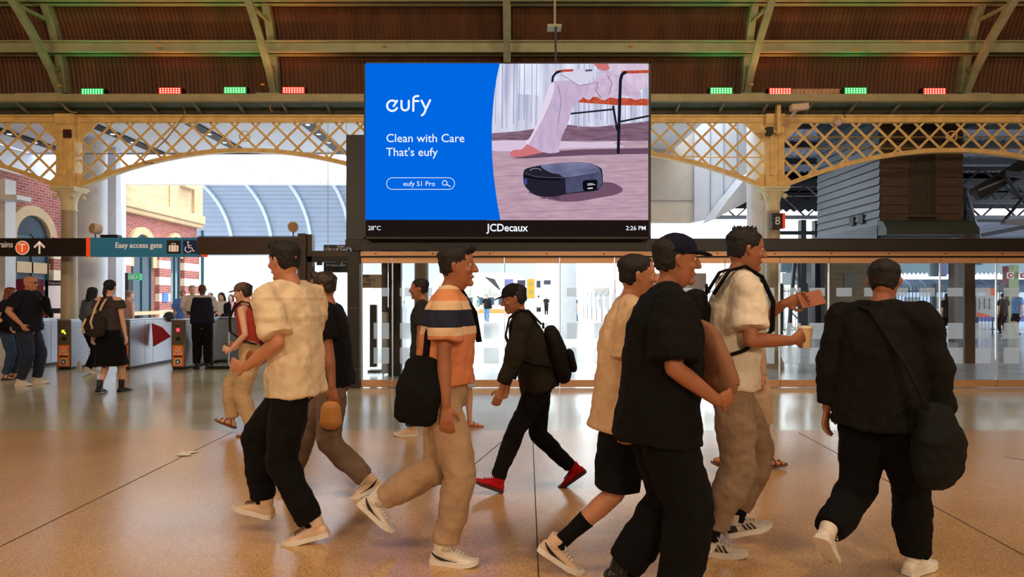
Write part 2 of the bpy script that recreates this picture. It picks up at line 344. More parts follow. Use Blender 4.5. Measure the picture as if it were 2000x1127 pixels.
# ---- coloured LED floodlights
hous = M('black_housing', (22,22,24), .5)
gl_ = emis('green_led', (120,255,150), 7); rl_ = emis('red_led', (255,120,100), 9)
gd_ = M('green_lit_lens', (10,120,50), .4, emit=(0,210,80), es=.55); rd_ = M('red_lit_lens', (150,20,10), .4, emit=(255,40,20), es=.75)
fl = [(182,180,'g'),(333,178,'r'),(460,177,'g'),(574,177,'r'),(1408,178,'g'),(1523,179,'r'),(1670,178,'g'),(1824,179,'r')]
for i, (px, py, c) in enumerate(fl):
    Y = 12.95; p = P(px, py, Y); nm = 'green' if c == 'g' else 'red'
    side = 'left of' if i < 4 else 'right of'
    rank = [('far left ','g'),('left ','r'),('inner left ','g'),('inner left ','r'),('inner right ','g'),('inner right ','r'),('right ','g'),('far right ','r')][i][0]
    t = thing('flood_light', '%s%s LED floodlight glowing on the gutter beam %s the big screen' % (rank, nm, side), 'floodlight', (p.x,Y,5.56), group='coloured floodlights on the gutter beam')
    MB().box((p.x-.24,Y-.02,p.z-.075),(p.x+.24,Y+.14,p.z+.075)).build('housing', hous, t, bev=.01)
    MB().box((p.x-.225,Y-.027,p.z-.065),(p.x+.225,Y-.02,p.z+.065)).build('lens', gd_ if c == 'g' else rd_, t)
    mb = MB()
    for r_ in range(3):
        for k in range(8): mb.ball((p.x-.19+.054*k,Y-.03,p.z-.04+.04*r_), (.015,.008,.012), 6, 4)
    mb.build('led', gl_ if c == 'g' else rl_, t, kind='stuff')
    MB().bar((p.x-.25,Y+.05,5.56),(p.x-.25,Y+.05,p.z),.012,.05).bar((p.x+.25,Y+.05,5.56),(p.x+.25,Y+.05,p.z),.012,.05).box((p.x-.26,Y+.02,5.56),(p.x+.26,Y+.08,5.57)).build('bracket', hous, t)
    l = lamp('flood_light_beam', 'AREA', (p.x, Y-.12, 5.72), 4 if c == 'g' else 9, (.15,1,.3) if c == 'g' else (1,.3,.1), .35, .1, aim=(p.x+.0, 11.4, 9.0))
    l.data.spread = math.radians(150)
# ================================================================ FACADE
blk = M('black_steel', (26,22,20), .45, var=.15, vs=3)
brn = M('dark_bronze_cladding', (70,54,44), .4, var=.12, vs=2, stretch=(1,1,6))
rail = M('brushed_bronze_rail', (206,158,118), .38, metal=.35, var=.08, vs=3, stretch=(1,1,20))
glass = glassmat('clear_glass'); frost = glassmat('frosted_film', frost=.42, fc=(245,250,255))
YG = 10.4
b = thing('header_beam', 'long black steel beam above the glass partition, under the big screen', 'beam', (4,YG,2.2))
MB().box((X_(690,YG),YG-.14,2.215),(18,YG+.14,2.40)).build('beam', blk, b, bev=.006)
MB().box((X_(690,YG),YG-.15,2.40),(18,YG+.15,2.408)).build('top_flange', brn, b)
h = thing('door_track', 'bronze two tier track running along the top of the glass partition', 'track', (4,YG,2.1))
MB().box((X_(706,YG),YG-.07,2.135),(18,YG+.07,2.205)).build('upper_track', rail, h)
MB().box((X_(706,YG),YG-.02,2.11),(18,YG+.02,2.135)).build('gap_seal', blk, h)
mb = MB()
for k in range(20): mb.ball((-2.2+.92*k, YG-.07, 2.17), .012, 8, 5)
mb.build('bolt', blk, h)
joints = [705,766,877,985,1093,1200,1308,1415,1522,1618,1728,1835,1945,2053,2160]
desc = ['narrow glass door panel next to the black post at the left end of the partition','glass panel right of the dark vestibule post, in front of the stone coloured column shaft','glass panel behind the striped shirt walker','glass panel through which the purple shirt walker shows','glass panel with the white round column behind it','glass panel behind the two walkers in cream and black tee shirts','glass panel behind the navy capped walker','glass panel behind the walker with the black backpack','glass panel left of the number eight column, by the lattice steel post','glass panel in front of the timber kiosk','glass panel behind the big dark jacketed walker','glass panel in front of the tall brown platform post','glass panel in front of the station map board','glass panel at the right edge of the view','glass panel outside the right edge']
for i, (a, c) in enumerate(zip(joints, joints[1:])):
    x0, x1 = X_(a, YG)+.006, X_(c, YG)-.006
    t = thing('glass_panel', desc[i], 'glass panel', ((x0+x1)/2,YG,0), group='frameless glass panels of the partition')
    MB().box((x0,YG-.006,.1),(x1,YG+.006,2.04)).build('pane', glass, t)
    MB().box((x0,YG-.03,.012),(x1,YG+.03,.125)).build('bottom_rail', rail, t, bev=.004)
    MB().box((x0,YG-.03,2.02),(x1,YG+.03,2.108)).build('top_rail', rail, t, bev=.004)
    MB().box((x0-.004,YG-.012,.12),(x0+.008,YG+.012,2.02)).build('edge_seal', M('edge_seal',(205,210,205),.3), t)
    ww = x1-x0
    fr = (.66,) if i == 0 else (.27,.77)
    for q in fr:
        c0 = x0+ww*q; hw = .125
        for za, zb_ in ((1.48,1.62),(.79,1.05),(.39,.65)):
            MB().box((c0-hw,YG-.009,za),(c0+hw,YG-.0075,zb_)).build('frosted_square', frost, t)
# black post at the left end, vestibule post and return
p = thing('portal_post', 'black steel post at the left end of the glass partition under the screen', 'post', (X_(693,YG),YG,0))
MB().box((X_(681,YG),YG-.1,0),(X_(705,YG),YG+.14,2.215)).build('post', blk, p, bev=.006)
MB().box((X_(682,YG),YG-.105,1.28),(X_(704,YG),YG-.1,1.30)).box((X_(682,YG),YG-.105,.3),(X_(704,YG),YG-.1,.32)).build('joint', brn, p)
p = thing('vestibule_post', 'dark post standing inside the glass just right of the narrow door panel', 'post', (X_(771,12),12,0))
MB().box((X_(760,12),11.92,0),(X_(784,12),12.1,2.2)).build('post', blk, p, bev=.006)
MB().box((X_(746,12),11.96,1.2),(X_(758,12),12.0,2.2)).build('hinge_stile', brn, p)
bol = M('brushed_steel', (176,182,190), .3, metal=.7, var=.06, vs=3, stretch=(1,1,25), bump=.02)
p = thing('wide_gate_cabinet', 'steel cabinet of the wide gate seen through the narrow glass door panel', 'ticket gate', (X_(740,12.6),12.6,0))
MB().box((X_(745,12.0),12.0,.04),(X_(757,12.0)+.1,13.6,1.28)).build('body', bol, p, bev=.01)
MB().box((X_(722,12.6),12.6,.1),(X_(735,12.6),12.72,1.33)).build('leaf_post', blk, p); MB().box((X_(718,12.6),12.6,0),(X_(742,12.6),12.9,.03)).build('foot', blk, p)
p = thing('poster_board', 'beige poster board hanging behind the narrow glass door panel', 'poster', (X_(730,14),14,1.7))
MB().box((X_(700,14),14.05,0),(X_(703,14),14.09,1.9)).build('leg', blk, p); MB().box((X_(746,14),14.05,0),(X_(749,14),14.09,1.9)).build('leg', blk, p); MB().box((X_(690,14),14,1.68),(X_(752,14),14.05,1.98)).build('board', M('kraft_poster',(186,166,140),.8,var=.05), p)
pb = M('poster_ink', (96,60,50), .7)
text('for a', .1, pb, p, (X_(716,14),13.99,1.83), name='poster_text'); text('way?', .1, pb, p, (X_(708,14),13.99,1.74), name='poster_text')
text('ESCAN', .08, pb, p, (X_(700,14),13.99,1.92), name='poster_text', bold=.003)
# ================================================================ LEFT PORTAL, SIGNS
YS = 12.6
p = thing('gate_portal', 'dark bronze portal beam and post beside the ticket gates', 'portal', (X_(598,YS),YS,0))
MB().box((X_(386,YS),YS-.02,Z_(497,YS)),(X_(588,YS),YS+.25,Z_(463,YS))).build('beam', brn, p, bev=.008)
MB().box((X_(585,YS),YS-.12,0),(X_(601,YS),YS+.14,Z_(457,YS))).box((X_(601,YS),YS-.05,0),(X_(611,YS),YS+.14,Z_(458,YS))).build('post', brn, p, bev=.006)
MB().box((X_(611,YS),YS-.04,Z_(501,YS)),(X_(700,YS),YS+.1,Z_(490,YS))).build('upper_rail', brn, p)
MB().box((X_(602,YS),YS-.05,Z_(512,YS)),(X_(700,YS),YS+.1,Z_(501,YS))).build('lower_rail', blk, p)
MB().box((X_(386,YS),YS,Z_(458,YS)-.03),(X_(586,YS),YS+.06,Z_(460,YS)-.02)).build('cable_tray', blk, p)
p = thing('side_light', 'glass side light between the bronze portal post and the black post', 'glass panel', (X_(650,YS),YS,0))
MB().box((X_(612,YS),YS,.1),(X_(700,YS),YS+.012,Z_(512,YS))).build('pane', glass, p)
MB().box((X_(612,YS),YS-.02,.0),(X_(700,YS),YS+.03,.1)).build('bottom_rail', blk, p)
for px in (624, 662): MB().box((X_(px-5,YS),YS-.02,Z_(518,YS)),(X_(px+5,YS),YS+.03,Z_(510,YS))).build('patch_fitting', blk, p)
MB().box((X_(603,YS),YS-.02,Z_(530,YS)),(X_(609,YS)+.03,YS+.04,Z_(521,YS))).build('hinge', blk, p)
ye = M('yellow_sign', (244,176,40), .5); wh = M('white_sign_ink', (238,238,236), .5)
def yellow_sign(px0, px1, py0, py1, Y, lb):
    t = thing('lift_sign', lb, 'sign', (X_(px0,Y),Y,Z_(py1,Y)))
    MB().box((X_(px0,Y),Y,Z_(py1,Y)),(X_(px1,Y),Y+.03,Z_(py0,Y))).build('panel', ye, t, bev=.01)
    xm = X_((px0+px1)/2,Y); r = (X_(px1,Y)-X_(px0,Y))*.2
    for q in (.24,.68):
        z = Z_(py0+(py1-py0)*q, Y); MB().ball((xm,Y-.001,z), (r,.006,r)).build('icon', blk, t); MB().ball((xm,Y-.006,z),(r*.6,.006,r*.6)).build('icon', wh, t)
    if Y < 20: MB().box((xm-.02,Y+.03,0),(xm+.02,Y+.07,Z_(py0,Y))).build('post', blk, t)
yellow_sign(614,628,544,564,14.6,'small yellow lift sign seen through the side light beside the portal post')
yellow_sign(1030,1044,545,582,34.95,'yellow pictogram sign on the white pier beyond the glass')
def dsign(px0, px1, py0, py1, Y, lb, rows, col=(52,66,84), name='direction_sign', cat='sign'):
    t = thing(name, lb, cat, (X_((px0+px1)/2,Y),Y,Z_(py1,Y)))
    MB().box((X_(px0,Y),Y,Z_(py1,Y)),(X_(px1,Y),Y+.08,Z_(py0,Y))).build('panel', M('sign_%d_%d_%d'%col, col, .5), t, bev=.006)
    for s, px, py, h_ in rows: text(s, h_*Y/F, wh, t, (X_(px,Y),Y-.004,Z_(py,Y)), bold=.002)
    for q in (.15,.85): MB().box((X_(px0+(px1-px0)*q,Y)-.008,Y+.03,Z_(py0,Y)),(X_(px0+(px1-px0)*q,Y)+.003,Y+.036,5.3 if Y < 20 else 4.1)).build('hanger_rod', M('pale_rod',(190,196,204),.4), t)
    return t
dsign(632,684,478,490,14,'blue grey overhead platform direction sign above the side light', [('\u2191 10-14 \u25CF Trains',634,489,6),('Trains \u25CF 4-9 \u25CF',658,483,6)])
dsign(632,684,512,532,13.4,'blue grey departures sign hanging behind the side light', [('3+2 Bankstown',637,520,6)])
dsign(540,562,516,532,20,'dark exit arrow sign on a post beyond the ticket gates', [('\u2193',544,528,10)], (60,50,60))
MB().box((X_(534,20),20,0),(X_(539,20),20.08,Z_(514,20))).build('sign_post', M('plum_post',(110,60,60),.5), label='slim plum coloured post carrying the dark arrow sign beyond the gates', cat='post')

s = thing('trains_sign', 'black overhead sign reading Trains with an orange T roundel and white arrow', 'sign', (X_(85,YS),YS,Z_(500,YS)))
MB().box((X_(-160,YS),YS,Z_(500,YS)),(X_(168,YS),YS+.2,Z_(465,YS))).build('panel', M('sign_black',(34,26,24),.45), s, bev=.006)
MB().box((X_(168.5,YS),YS-.004,Z_(501,YS)),(X_(172,YS),YS+.204,Z_(464,YS))).build('edge_strip', emis('edge_strip',(235,70,30),.9), s, label='orange red end strip')
signw = M('sign_lit_white', (236,214,200), .5, emit=(236,214,200), es=.35)
text('Trains', 17*YS/F, signw, s, (X_(26,YS),YS-.006,Z_(483,YS)), align='RIGHT', bold=.0, sx=.9)
cx_, cz_ = X_(44,YS), Z_(484,YS); R1 = 13.8*YS/F
def disc(c, Y, r, ratio=1, n=32): return MB().poly([(c[0]+r*math.cos(2*math.pi*k/n), Y, c[1]+r*math.sin(2*math.pi*k/n)*ratio) for k in range(n)][::-1])
def rd(c, Y, r, n=32): 
    return MB().prism([(c[0]+r*math.cos(2*math.pi*k/n), c[1]+r*math.sin(2*math.pi*k/n)) for k in range(n)], Y, Y+.004)
rd((cx_,cz_),YS-.005,R1).build('roundel_ring', signw, s)
rd((cx_,cz_),YS-.008,R1*.86).build('roundel', M('sign_orange',(232,90,40),.5,emit=(232,90,40),es=.5), s)
text('T', 22*YS/F, signw, s, (cx_,YS-.012,Z_(491.5,YS)), align='CENTER', name='roundel_letter', bold=.002)
mb = MB().box((X_(75.5,YS),YS-.006,Z_(496,YS)),(X_(79,YS),YS-.002,Z_(473,YS)))
for q in (-1,1): mb.bar((X_(77.2,YS),YS-.004,Z_(472,YS)),(X_(77.2+q*10.5,YS),YS-.004,Z_(483,YS)),.004,.036,up=(0,0,1)) if False else mb.prism([(X_(77.2,YS),Z_(470.5,YS)),(X_(77.2+q*11.5,YS),Z_(482,YS)),(X_(77.2+q*9,YS),Z_(485,YS)),(X_(77.2,YS),Z_(476,YS))], YS-.006, YS-.002)
mb.build('arrow', signw, s)
s = thing('access_gate_sign', 'teal blue overhead sign reading Easy access gate with luggage and wheelchair icons', 'sign', (X_(285,YS),YS,Z_(501,YS)))
MB().box((X_(176,YS),YS,Z_(501,YS)),(X_(393,YS),YS+.2,Z_(464,YS))).build('panel', M('sign_cyan',(48,130,168),.5,emit=(40,120,160),es=.12), s, bev=.006)
MB().box((X_(393,YS),YS-.004,Z_(501,YS)),(X_(396,YS),YS+.204,Z_(464,YS))).build('edge_strip', emis('edge_strip'), s, label='orange red end strip')
text('Easy access gate', 15*YS/F, signw, s, (X_(317,YS),YS-.006,Z_(484,YS)), align='RIGHT', bold=.002, sx=.94)
for x0, col, nm in ((326,(44,34,30),'luggage'),(358,(16,44,104),'wheelchair')):
    MB().box((X_(x0,YS),YS-.005,Z_(495.5,YS)),(X_(x0+27,YS),YS-.001,Z_(469.5,YS))).build('icon_tile', M('tile_'+nm,col,.5), s, bev=.0)
def Q(px, py, d=.009): return (X_(px,YS), YS-d, Z_(py,YS))
mb = MB().prism([(X_(a,YS),Z_(b_,YS)) for a,b_ in ((331,479),(348,479),(349,480.5),(349,490.5),(348,491.5),(331,491.5),(330,490.5),(330,480.5))], YS-.009, YS-.006)
mb.box(Q(335.5,476),(Q(336.7,479)[0],YS-.006,Q(0,479)[2])).box(Q(342.3,476),(Q(343.5,479)[0],YS-.006,Q(0,479)[2])).box(Q(335.5,475.2),(Q(343.5,476.4)[0],YS-.006,Q(0,476.4)[2]))
mb.build('luggage_icon', signw, s)
mb = MB().box(Q(333.3,479,.0100),(Q(334.1,491.5)[0],YS-.0092,Q(0,491.5)[2])).box(Q(344.9,479,.01),(Q(345.7,491.5)[0],YS-.0092,Q(0,491.5)[2])); mb.build('luggage_strap', M('tile_luggage'), s)
mb = MB(); pts = [Q(369+6.5*math.cos(a), 486+6.5*math.sin(a)) for a in [math.radians(d) for d in range(-130,61,-1 if False else 1)]]
pts = [Q(368+6.3*math.cos(math.radians(d)), 486.5+6.3*math.sin(math.radians(d))) for d in range(20, 231, 15)]
for a, c in zip(pts, pts[1:]): mb.bar(a, c, .003, .016, up=(0,1,0)) if False else mb.tube([a,c], .009, 6)
for a, c in ((Q(367.5,476),Q(368.5,484)),(Q(368.5,484),(Q(375,484))),(Q(375,484),Q(378,491)),(Q(378,491),Q(380.5,490)),(Q(368,479.5),Q(374,479.5))): mb.tube([a,c], .009, 6)
mb.ball(Q(367.5,473.3), (.018,.005,.018)); mb.build('wheelchair_icon', signw, s)
for px, lb in ((181,'round cream speaker on top of the join between the black and teal signs'),(570,'round cream speaker standing on the bronze portal beam')):
    t = thing('drum_speaker', lb, 'speaker', (X_(px,YS),YS+.08,Z_(463,YS)), group='round speakers on the portal')
    c = V((X_(px,YS),YS+.08,Z_(446 if px < 300 else 443,YS))); d = V((.55,-.75,-.15)).normalized()*(1 if px < 300 else 1); d = V((-.4,-.9,.1)).normalized() if px < 300 else V((.25,-.95,.05)).normalized()
    MB().tube([c-d*.09, c+d*.06, c+d*.07], [.095,.105,.1], 24).build('drum', M('speaker_cream',(214,190,160),.5), t, smooth=True)
    MB().tube([c+d*.07,c+d*.075], [.09,.085], 24).build('grille', M('speaker_grille',(176,140,110),.7), t)
    MB().tube([(c.x,c.y,Z_(464,YS)),(c.x,c.y,c.z-.09)], .012).build('stem', blk, t)
MB().box((X_(194,YS),YS+.02,Z_(464,YS)),(X_(228,YS),YS+.18,Z_(458,YS))).build('router_box', blk, label='flat black equipment box lying on top of the teal access sign', cat='equipment box', bev=.01)

# ================================================================ TICKET GATES
YB = 13.04
og = M('orange_tap_panel', (222,110,38), .4, emit=(222,110,38), es=.12); cabf = M('gate_front_steel', (118,104,92), .35, metal=.5)
redp = M('red_paddle', (158,16,22), .35, coat=.3)
ga = emis('green_arrow_light', (220,240,60), 1.3); rx_ = emis('red_cross_light', (255,110,130), 1.6)
glabs = ['ticket gate cabinet mostly behind the bald man at the far left','ticket gate cabinet with a yellow green arrow light, left of the woman with the tote','ticket gate cabinet behind the woman with the tote, carrying the red paddle','ticket gate cabinet with a red cross light beside the uniformed staff member']
for i, xf in enumerate((28, 125, 240, 348)):
    xc = X_(xf, YB); hw = .135; y0, y1 = YB, YB+1.75; hgt = 1.0
    t = thing('ticket_gate', glabs[i], 'ticket gate', (xc,YB,0), group='ticket gates')
    MB().box((xc-hw+.01,y0+.02,0),(xc+hw-.01,y1-.02,.05)).build('plinth', blk, t)
    MB().box((xc-hw,y0+.012,.05),(xc+hw,y1,hgt)).build('body', bol, t, bev=.015)
    MB().box((xc-hw,y0,.05),(xc+hw,y0+.012,hgt)).build('front_plate', cabf, t)
    MB().box((xc+hw-.002,y0+.55,.06),(xc+hw+.002,y0+.556,hgt-.02)).box((xc+hw-.002,y0+.85,.06),(xc+hw+.002,y0+.856,hgt-.02)).build('seam', blk, t)
    MB().box((xc-hw-.01,y0-.01,hgt),(xc+hw+.01,y1+.01,hgt+.025)).build('top', bol, t, bev=.01)
    MB().box((xc-.11,y0-.008,.07),(xc+.11,y0,.50)).build('tap_panel', og, t)
    ps = [(xc-.0,.42,'Tap'),(xc,.365,'here'),(xc,.31,'to pay')]
    for x_, z_, s_ in ps: text(s_, .075, wh, t, (x_,y0-.012,z_), align='CENTER', name='tap_lettering')
    MB().box((xc-.09,y0-.012,.255),(xc+.09,y0-.008,.285)).build('card_strip', blk, t)
    c = (xc, .16)
    rd(c, y0-.013, .072).build('reader_ring', wh, t); rd(c, y0-.016, .058).build('reader_disc', M('reader_grey',(90,96,96),.4), t)
    MB().prism([(xc-.03,.16),(xc,.19),(xc+.03,.16),(xc,.13)], y0-.02, y0-.016).build('reader_mark', wh, t)
    rd((xc,.63), y0-.004, .046).build('scanner_eye', blk, t)
    if i in (1,):
        MB().prism([(xc-.045,.81),(xc+.02,.81),(xc,.79),(xc+.045,.745),(xc+.02,.72),(xc-.02,.765),(xc-.045,.745)], y0-.006, y0-.001).build('arrow_light', ga, t)
    if i == 3:
        MB().box((xc-.045,y0-.005,.765-.0),(xc+.045,y0-.003,.855)).build('light_lens', M('dark_red_lens',(120,10,30),.4,emit=(200,10,40),es=.6), t)
        MB().prism([(xc-.035,.835),(xc-.025,.845),(xc+.035,.785),(xc+.025,.775)], y0-.01, y0-.006).prism([(xc+.035,.835),(xc+.025,.845),(xc-.035,.785),(xc-.025,.775)], y0-.0105, y0-.0065).build('cross_light', rx_, t)
        MB().box((xc-.05,y0-.003,.885),(xc+.05,y0,.9)).build('ticket_slot', blk, t)
    if i in (1,2):
        MB().ball((xc+.15,y0+1.5,hgt+.04), (.13,.1,.12), 16, 10).box((xc+.04,y0+1.42,hgt+.02),(xc+.26,y0+1.58,hgt+.06)).build('reader_hood', M('grey_hood',(62,62,68),.5), t, smooth=True)
    if i == 2:
        yy = y0+.78; x0 = xc+hw
        B_ = [(X_(297,yy),Z_(631,yy)),(X_(318,yy),Z_(639,yy)),(X_(335,yy),Z_(657,yy)),(X_(300,yy),Z_(677,yy))]
        MB().prism(B_, yy-.02, yy+.01).build('paddle', redp, t, bev=.004)
# easy access wide gate and bollard, glass barrier
t = thing('wide_gate_cabinet', 'long steel cabinet behind the uniformed staff member, end of the ticket gate row', 'ticket gate', (X_(420,14.4),14.4,0))
MB().box((X_(406,14.6),14.6,.05),(X_(520,14.6),14.9,1.0)).build('body', bol, t, bev=.015); MB().box((X_(406,14.6),14.62,0),(X_(520,14.6),14.88,.05)).build('plinth', blk, t)
MB().box((X_(406,14.6)-.02,14.58,1.0),(X_(520,14.6)+.02,14.92,1.025)).build('top', bol, t)
t = thing('barrier_post', 'slim dark post standing just right of the uniformed staff member', 'post', (X_(414,13.3),13.3,0))
MB().lathe((X_(414,13.3),13.3,0),[(.06,0),(.06,.02),(.028,.03),(.028,.86),(.03,.9),(.012,.95)],16).build('post', blk, t, smooth=True)
MB().box((X_(404,13.2),13.15,0),(X_(470,13.2),13.3,.06)).build('floor_bar', blk, t)
t = thing('barrier_glass', 'low clear glass barrier right of the slim dark post', 'glass barrier', (X_(440,13.4),13.4,0))
MB().box((X_(418,13.4),13.4,.1),(X_(520,13.4),13.41,1.3)).build('pane', glass, t); MB().bar((X_(446,13.4),13.4,0),(X_(446,13.4),13.4,.75),.03,.03).build('post', bol, t)

# ================================================================ BIG SCREEN
YD = 10.0
s = thing('display_screen', 'huge outdoor advertising screen hanging above the glass partition', 'screen', (X_(991,YD),YD,Z_(466,YD)))
case = M('screen_casing', (20,17,17), .4)
MB().box((X_(711.5,YD),YD,Z_(466,YD)),(X_(1271,YD),YD+.3,Z_(122,YD))).build('casing', case, s, bev=.01)
MB().box((X_(711,YD),YD-.012,Z_(124.5,YD)),(X_(1271,YD),YD,Z_(122,YD))).box((X_(711,YD),YD-.012,Z_(466,YD)),(X_(714.5,YD),YD,Z_(122,YD))).box((X_(1267,YD),YD-.012,Z_(466,YD)),(X_(1271,YD),YD,Z_(122,YD))).box((X_(711,YD),YD-.012,Z_(466,YD)),(X_(1271,YD),YD,Z_(463,YD))).build('bezel', case, s)
LY = [YD-.003]
def sp(px, py): return (X_(px,YD), LY[0], Z_(py,YD))
def spoly(pts, mat, name='picture', parent=None):
    LY[0] -= .00035
    mb = MB().poly([sp(*q) for q in pts][::-1]) if sum((a[0]*b_[1]-b_[0]*a[1]) for a, b_ in zip(pts, pts[1:]+pts[:1])) > 0 else MB().poly([sp(*q) for q in pts])
    return mb
def sstroke(mb, pts, wd):
    for a, c in zip(pts, pts[1:]):
        dx, dy = c[0]-a[0], c[1]-a[1]; L_ = math.hypot(dx, dy) or 1; nx, ny = -dy/L_*wd/2, dx/L_*wd/2
        mb.poly([sp(a[0]+nx,a[1]+ny), sp(c[0]+nx,c[1]+ny), sp(c[0]-nx,c[1]-ny), sp(a[0]-nx,a[1]-ny)])
    LY[0] -= .0002
    for a in pts: mb.poly([sp(a[0]+wd/2*math.cos(k*math.pi/5), a[1]+wd/2*math.sin(k*math.pi/5)) for k in range(10)])
# the panel's dark footer
bar_ = emis('screen_footer', (30,20,18), 1); bl = emis('screen_blue', (0,103,226), 1.0); wt = emis('screen_white', (240,246,255), 1)
LY[0] -= .0003
MB().poly([sp(714.5,463),sp(1267,463),sp(1267,430),sp(714.5,430)]).build('footer_bar', bar_, s)
def noisy(name, c1, c2, scale, stretch=(1,1,1), s_=1.0):
    if name in MATS: return MATS[name]
    m = emis(name, c1, s_); nt = m.node_tree; e = [n for n in nt.nodes if n.type == 'EMISSION'][0]
    co = nt.nodes.new('ShaderNodeTexCoord'); mp = nt.nodes.new('ShaderNodeMapping'); mp.inputs['Scale'].default_value = stretch
    n = nt.nodes.new('ShaderNodeTexNoise'); n.inputs['Scale'].default_value = scale; n.inputs['Detail'].default_value = 5
    r = nt.nodes.new('ShaderNodeValToRGB'); r.color_ramp.elements[0].position = .36; r.color_ramp.elements[1].position = .64
    r.color_ramp.elements[0].color = lin(c1); r.color_ramp.elements[1].color = lin(c2)
    nt.links.new(co.outputs['Object'], mp.inputs[0]); nt.links.new(mp.outputs[0], n.inputs['Vector']); nt.links.new(n.outputs[0], r.inputs[0]); nt.links.new(r.outputs[0], e.inputs[0]); return m
pic_parts = []
def smooth_outline(pts, n=4):
    out = []; m = len(pts)
    for i in range(m):
        a, b_, c, d = pts[i-1], pts[i], pts[(i+1)%m], pts[(i+2)%m]
        for q in range(n):
            t = q/n; out.append(tuple(.5*(2*b_[j]+(c[j]-a[j])*t+(2*a[j]-5*b_[j]+4*c[j]-d[j])*t*t+(3*b_[j]-a[j]-3*c[j]+d[j])*t**3) for j in (0,1)))
    return out
def pp(name, pts, mat): 
    if len(pts) > 8 and 'robot_display' not in name and 'seat' not in name: pts = [(min(x, 1266.6), max(y, 125)) for x, y in smooth_outline(pts)]
    o = spoly(pts, mat).build(name, mat, pic); return o
pic = spoly([(950,125),(1266,125),(1266,430),(950,430)], None).build('advert_picture', noisy('pic_floor', (176,144,162), (194,164,180), 3.2, (1,1,7)), s)
def c8(l): return [(950+a/3.221, 120+b_/3.221) for a, b_ in l]
pp('picture_wall_shadow', c8([(0,420),(1020,360),(1020,500),(0,500)]), noisy('pic_floor_dark',(112,82,104),(138,108,128),4,(1,1,6)))
pp('picture_curtain', c8([(0,15),(1020,15),(1020,375),(700,412),(600,410),(480,395),(200,440),(0,455)]), noisy('pic_curtain',(176,178,206),(232,234,250),2.6,(3.4,1,.22)))
pp('picture_window', c8([(200,15),(330,15),(330,215),(200,205)]), noisy('pic_window',(206,214,236),(240,244,255),3,(3,1,.3)))
cu_ = spoly([(0,0),(1,0),(0,1)], None); mb = MB()
for k in range(26):
    x = 60+k*37+6*math.sin(k*2.3)
    if 330 < x < 560: continue
    wq = 1.2+.8*math.sin(k*1.7)**2; sstroke(mb, c8([(x,20),(x-4,390+30*math.sin(k))]), wq)
mb.build('picture_curtain_fold', emis('pic_fold',(158,162,200),1), pic)
pp('picture_sunlight', c8([(30,500),(460,503),(640,510),(760,505),(890,503),(800,515),(860,540),(600,545),(470,550),(300,560),(200,565),(30,560)]), emis('pic_sun',(214,196,220),1))
pp('picture_shadow_band', c8([(160,608),(330,575),(560,556),(1020,545),(1020,582),(640,590),(440,600),(250,612)]), emis('pic_shadow',(104,76,98),1))
mb = MB(); LY[0] -= .0003
for y_, a_ in ((640,0),(700,1),(770,0),(850,1),(930,0)): sstroke(mb, c8([(40,y_+25),(1020,y_-15)]), .8)
mb.build('picture_plank_line', emis('pic_plank',(150,120,140),1), pic)
blkp = emis('pic_black',(28,26,40),1); ora = noisy('pic_wicker',(168,62,40),(204,92,66),30)
def ps(name, pts, wd, mat):
    LY[0] -= .0003; mb = MB(); sstroke(mb, c8(pts), wd); return mb.build(name, mat, pic)
ps('picture_chair_rail', [(530,330),(800,302)], 3.4, blkp)
ps('picture_chair_leg', [(797,285),(822,430)], 4.2, blkp)
pp('picture_chair_seat', c8([(560,258),(600,222),(1018,238),(1018,279),(830,277),(700,268)]), ora)
ps('picture_chair_armrest', [(440,68),(490,60),(540,58)], 5, ora)
ps('picture_chair_frame', [(415,130),(418,98),(436,76),(462,64)], 4.4, blkp)
pp('picture_person_shirt', c8([(765,16),(1018,16),(1018,160),(968,182),(940,240),(850,150),(790,70)]), noisy('pic_shirt',(204,184,210),(220,202,224),5,(2,1,1)))
pp('picture_person_arm', c8([(672,16),(765,16),(775,50),(745,64),(705,52)]), emis('pic_skin',(204,116,120),1))
pp('picture_trouser_leg', c8([(398,150),(430,128),(520,122),(600,140),(700,150),(640,190),(600,235),(560,270),(538,300),(520,370),(500,420),(480,460),(462,520),(459,566),(440,575),(390,579),(330,562),(262,525),(245,500),(268,488),(300,430),(340,330),(375,215)]), noisy('pic_trouser',(188,166,198),(202,182,210),5,(2.5,1,.8)))
pp('picture_trouser_highlight', c8([(398,150),(424,134),(425,180),(400,260),(350,370),(290,480),(262,525),(245,500),(268,488),(300,430),(340,330),(375,215)]), emis('pic_hi',(228,214,234),1))
pp('picture_robe', c8([(606,212),(640,180),(690,110),(730,72),(790,60),(840,90),(900,150),(965,190),(975,232),(930,242),(870,215),(820,236),(780,228),(735,246),(680,220),(650,242),(620,236)]), noisy('pic_robe',(194,172,200),(212,192,216),5,(2,1,2)))
ps('picture_fold', [(760,90),(790,140),(770,210)], 1.6, emis('pic_foldd',(140,116,150),1)); ps('picture_fold', [(700,130),(690,190),(720,230)], 1.6, emis('pic_foldd')); ps('picture_fold', [(450,150),(470,250),(450,400)], 1.2, emis('pic_foldd'))
pp('picture_magazine', c8([(468,84),(610,46),(700,60),(655,120),(584,156)]), emis('pic_mag',(214,210,228),1))
ps('picture_magazine_edge', [(468,84),(584,156),(690,135)], 1.2, emis('pic_foldd')); ps('picture_magazine_print', [(625,60),(660,58)], 4, emis('pic_print',(96,96,120),1))
pp('picture_foot', c8([(262,525),(345,572),(330,580),(230,600),(175,602),(150,592),(152,574),(175,558),(215,556),(240,540)]), emis('pic_skin'))
ps('picture_chair_armrest', [(858,70),(940,68),(1016,66)], 6, ora)
ps('picture_chair_frame', [(828,574),(836,300),(842,120),(852,84),(872,72)], 6, blkp)
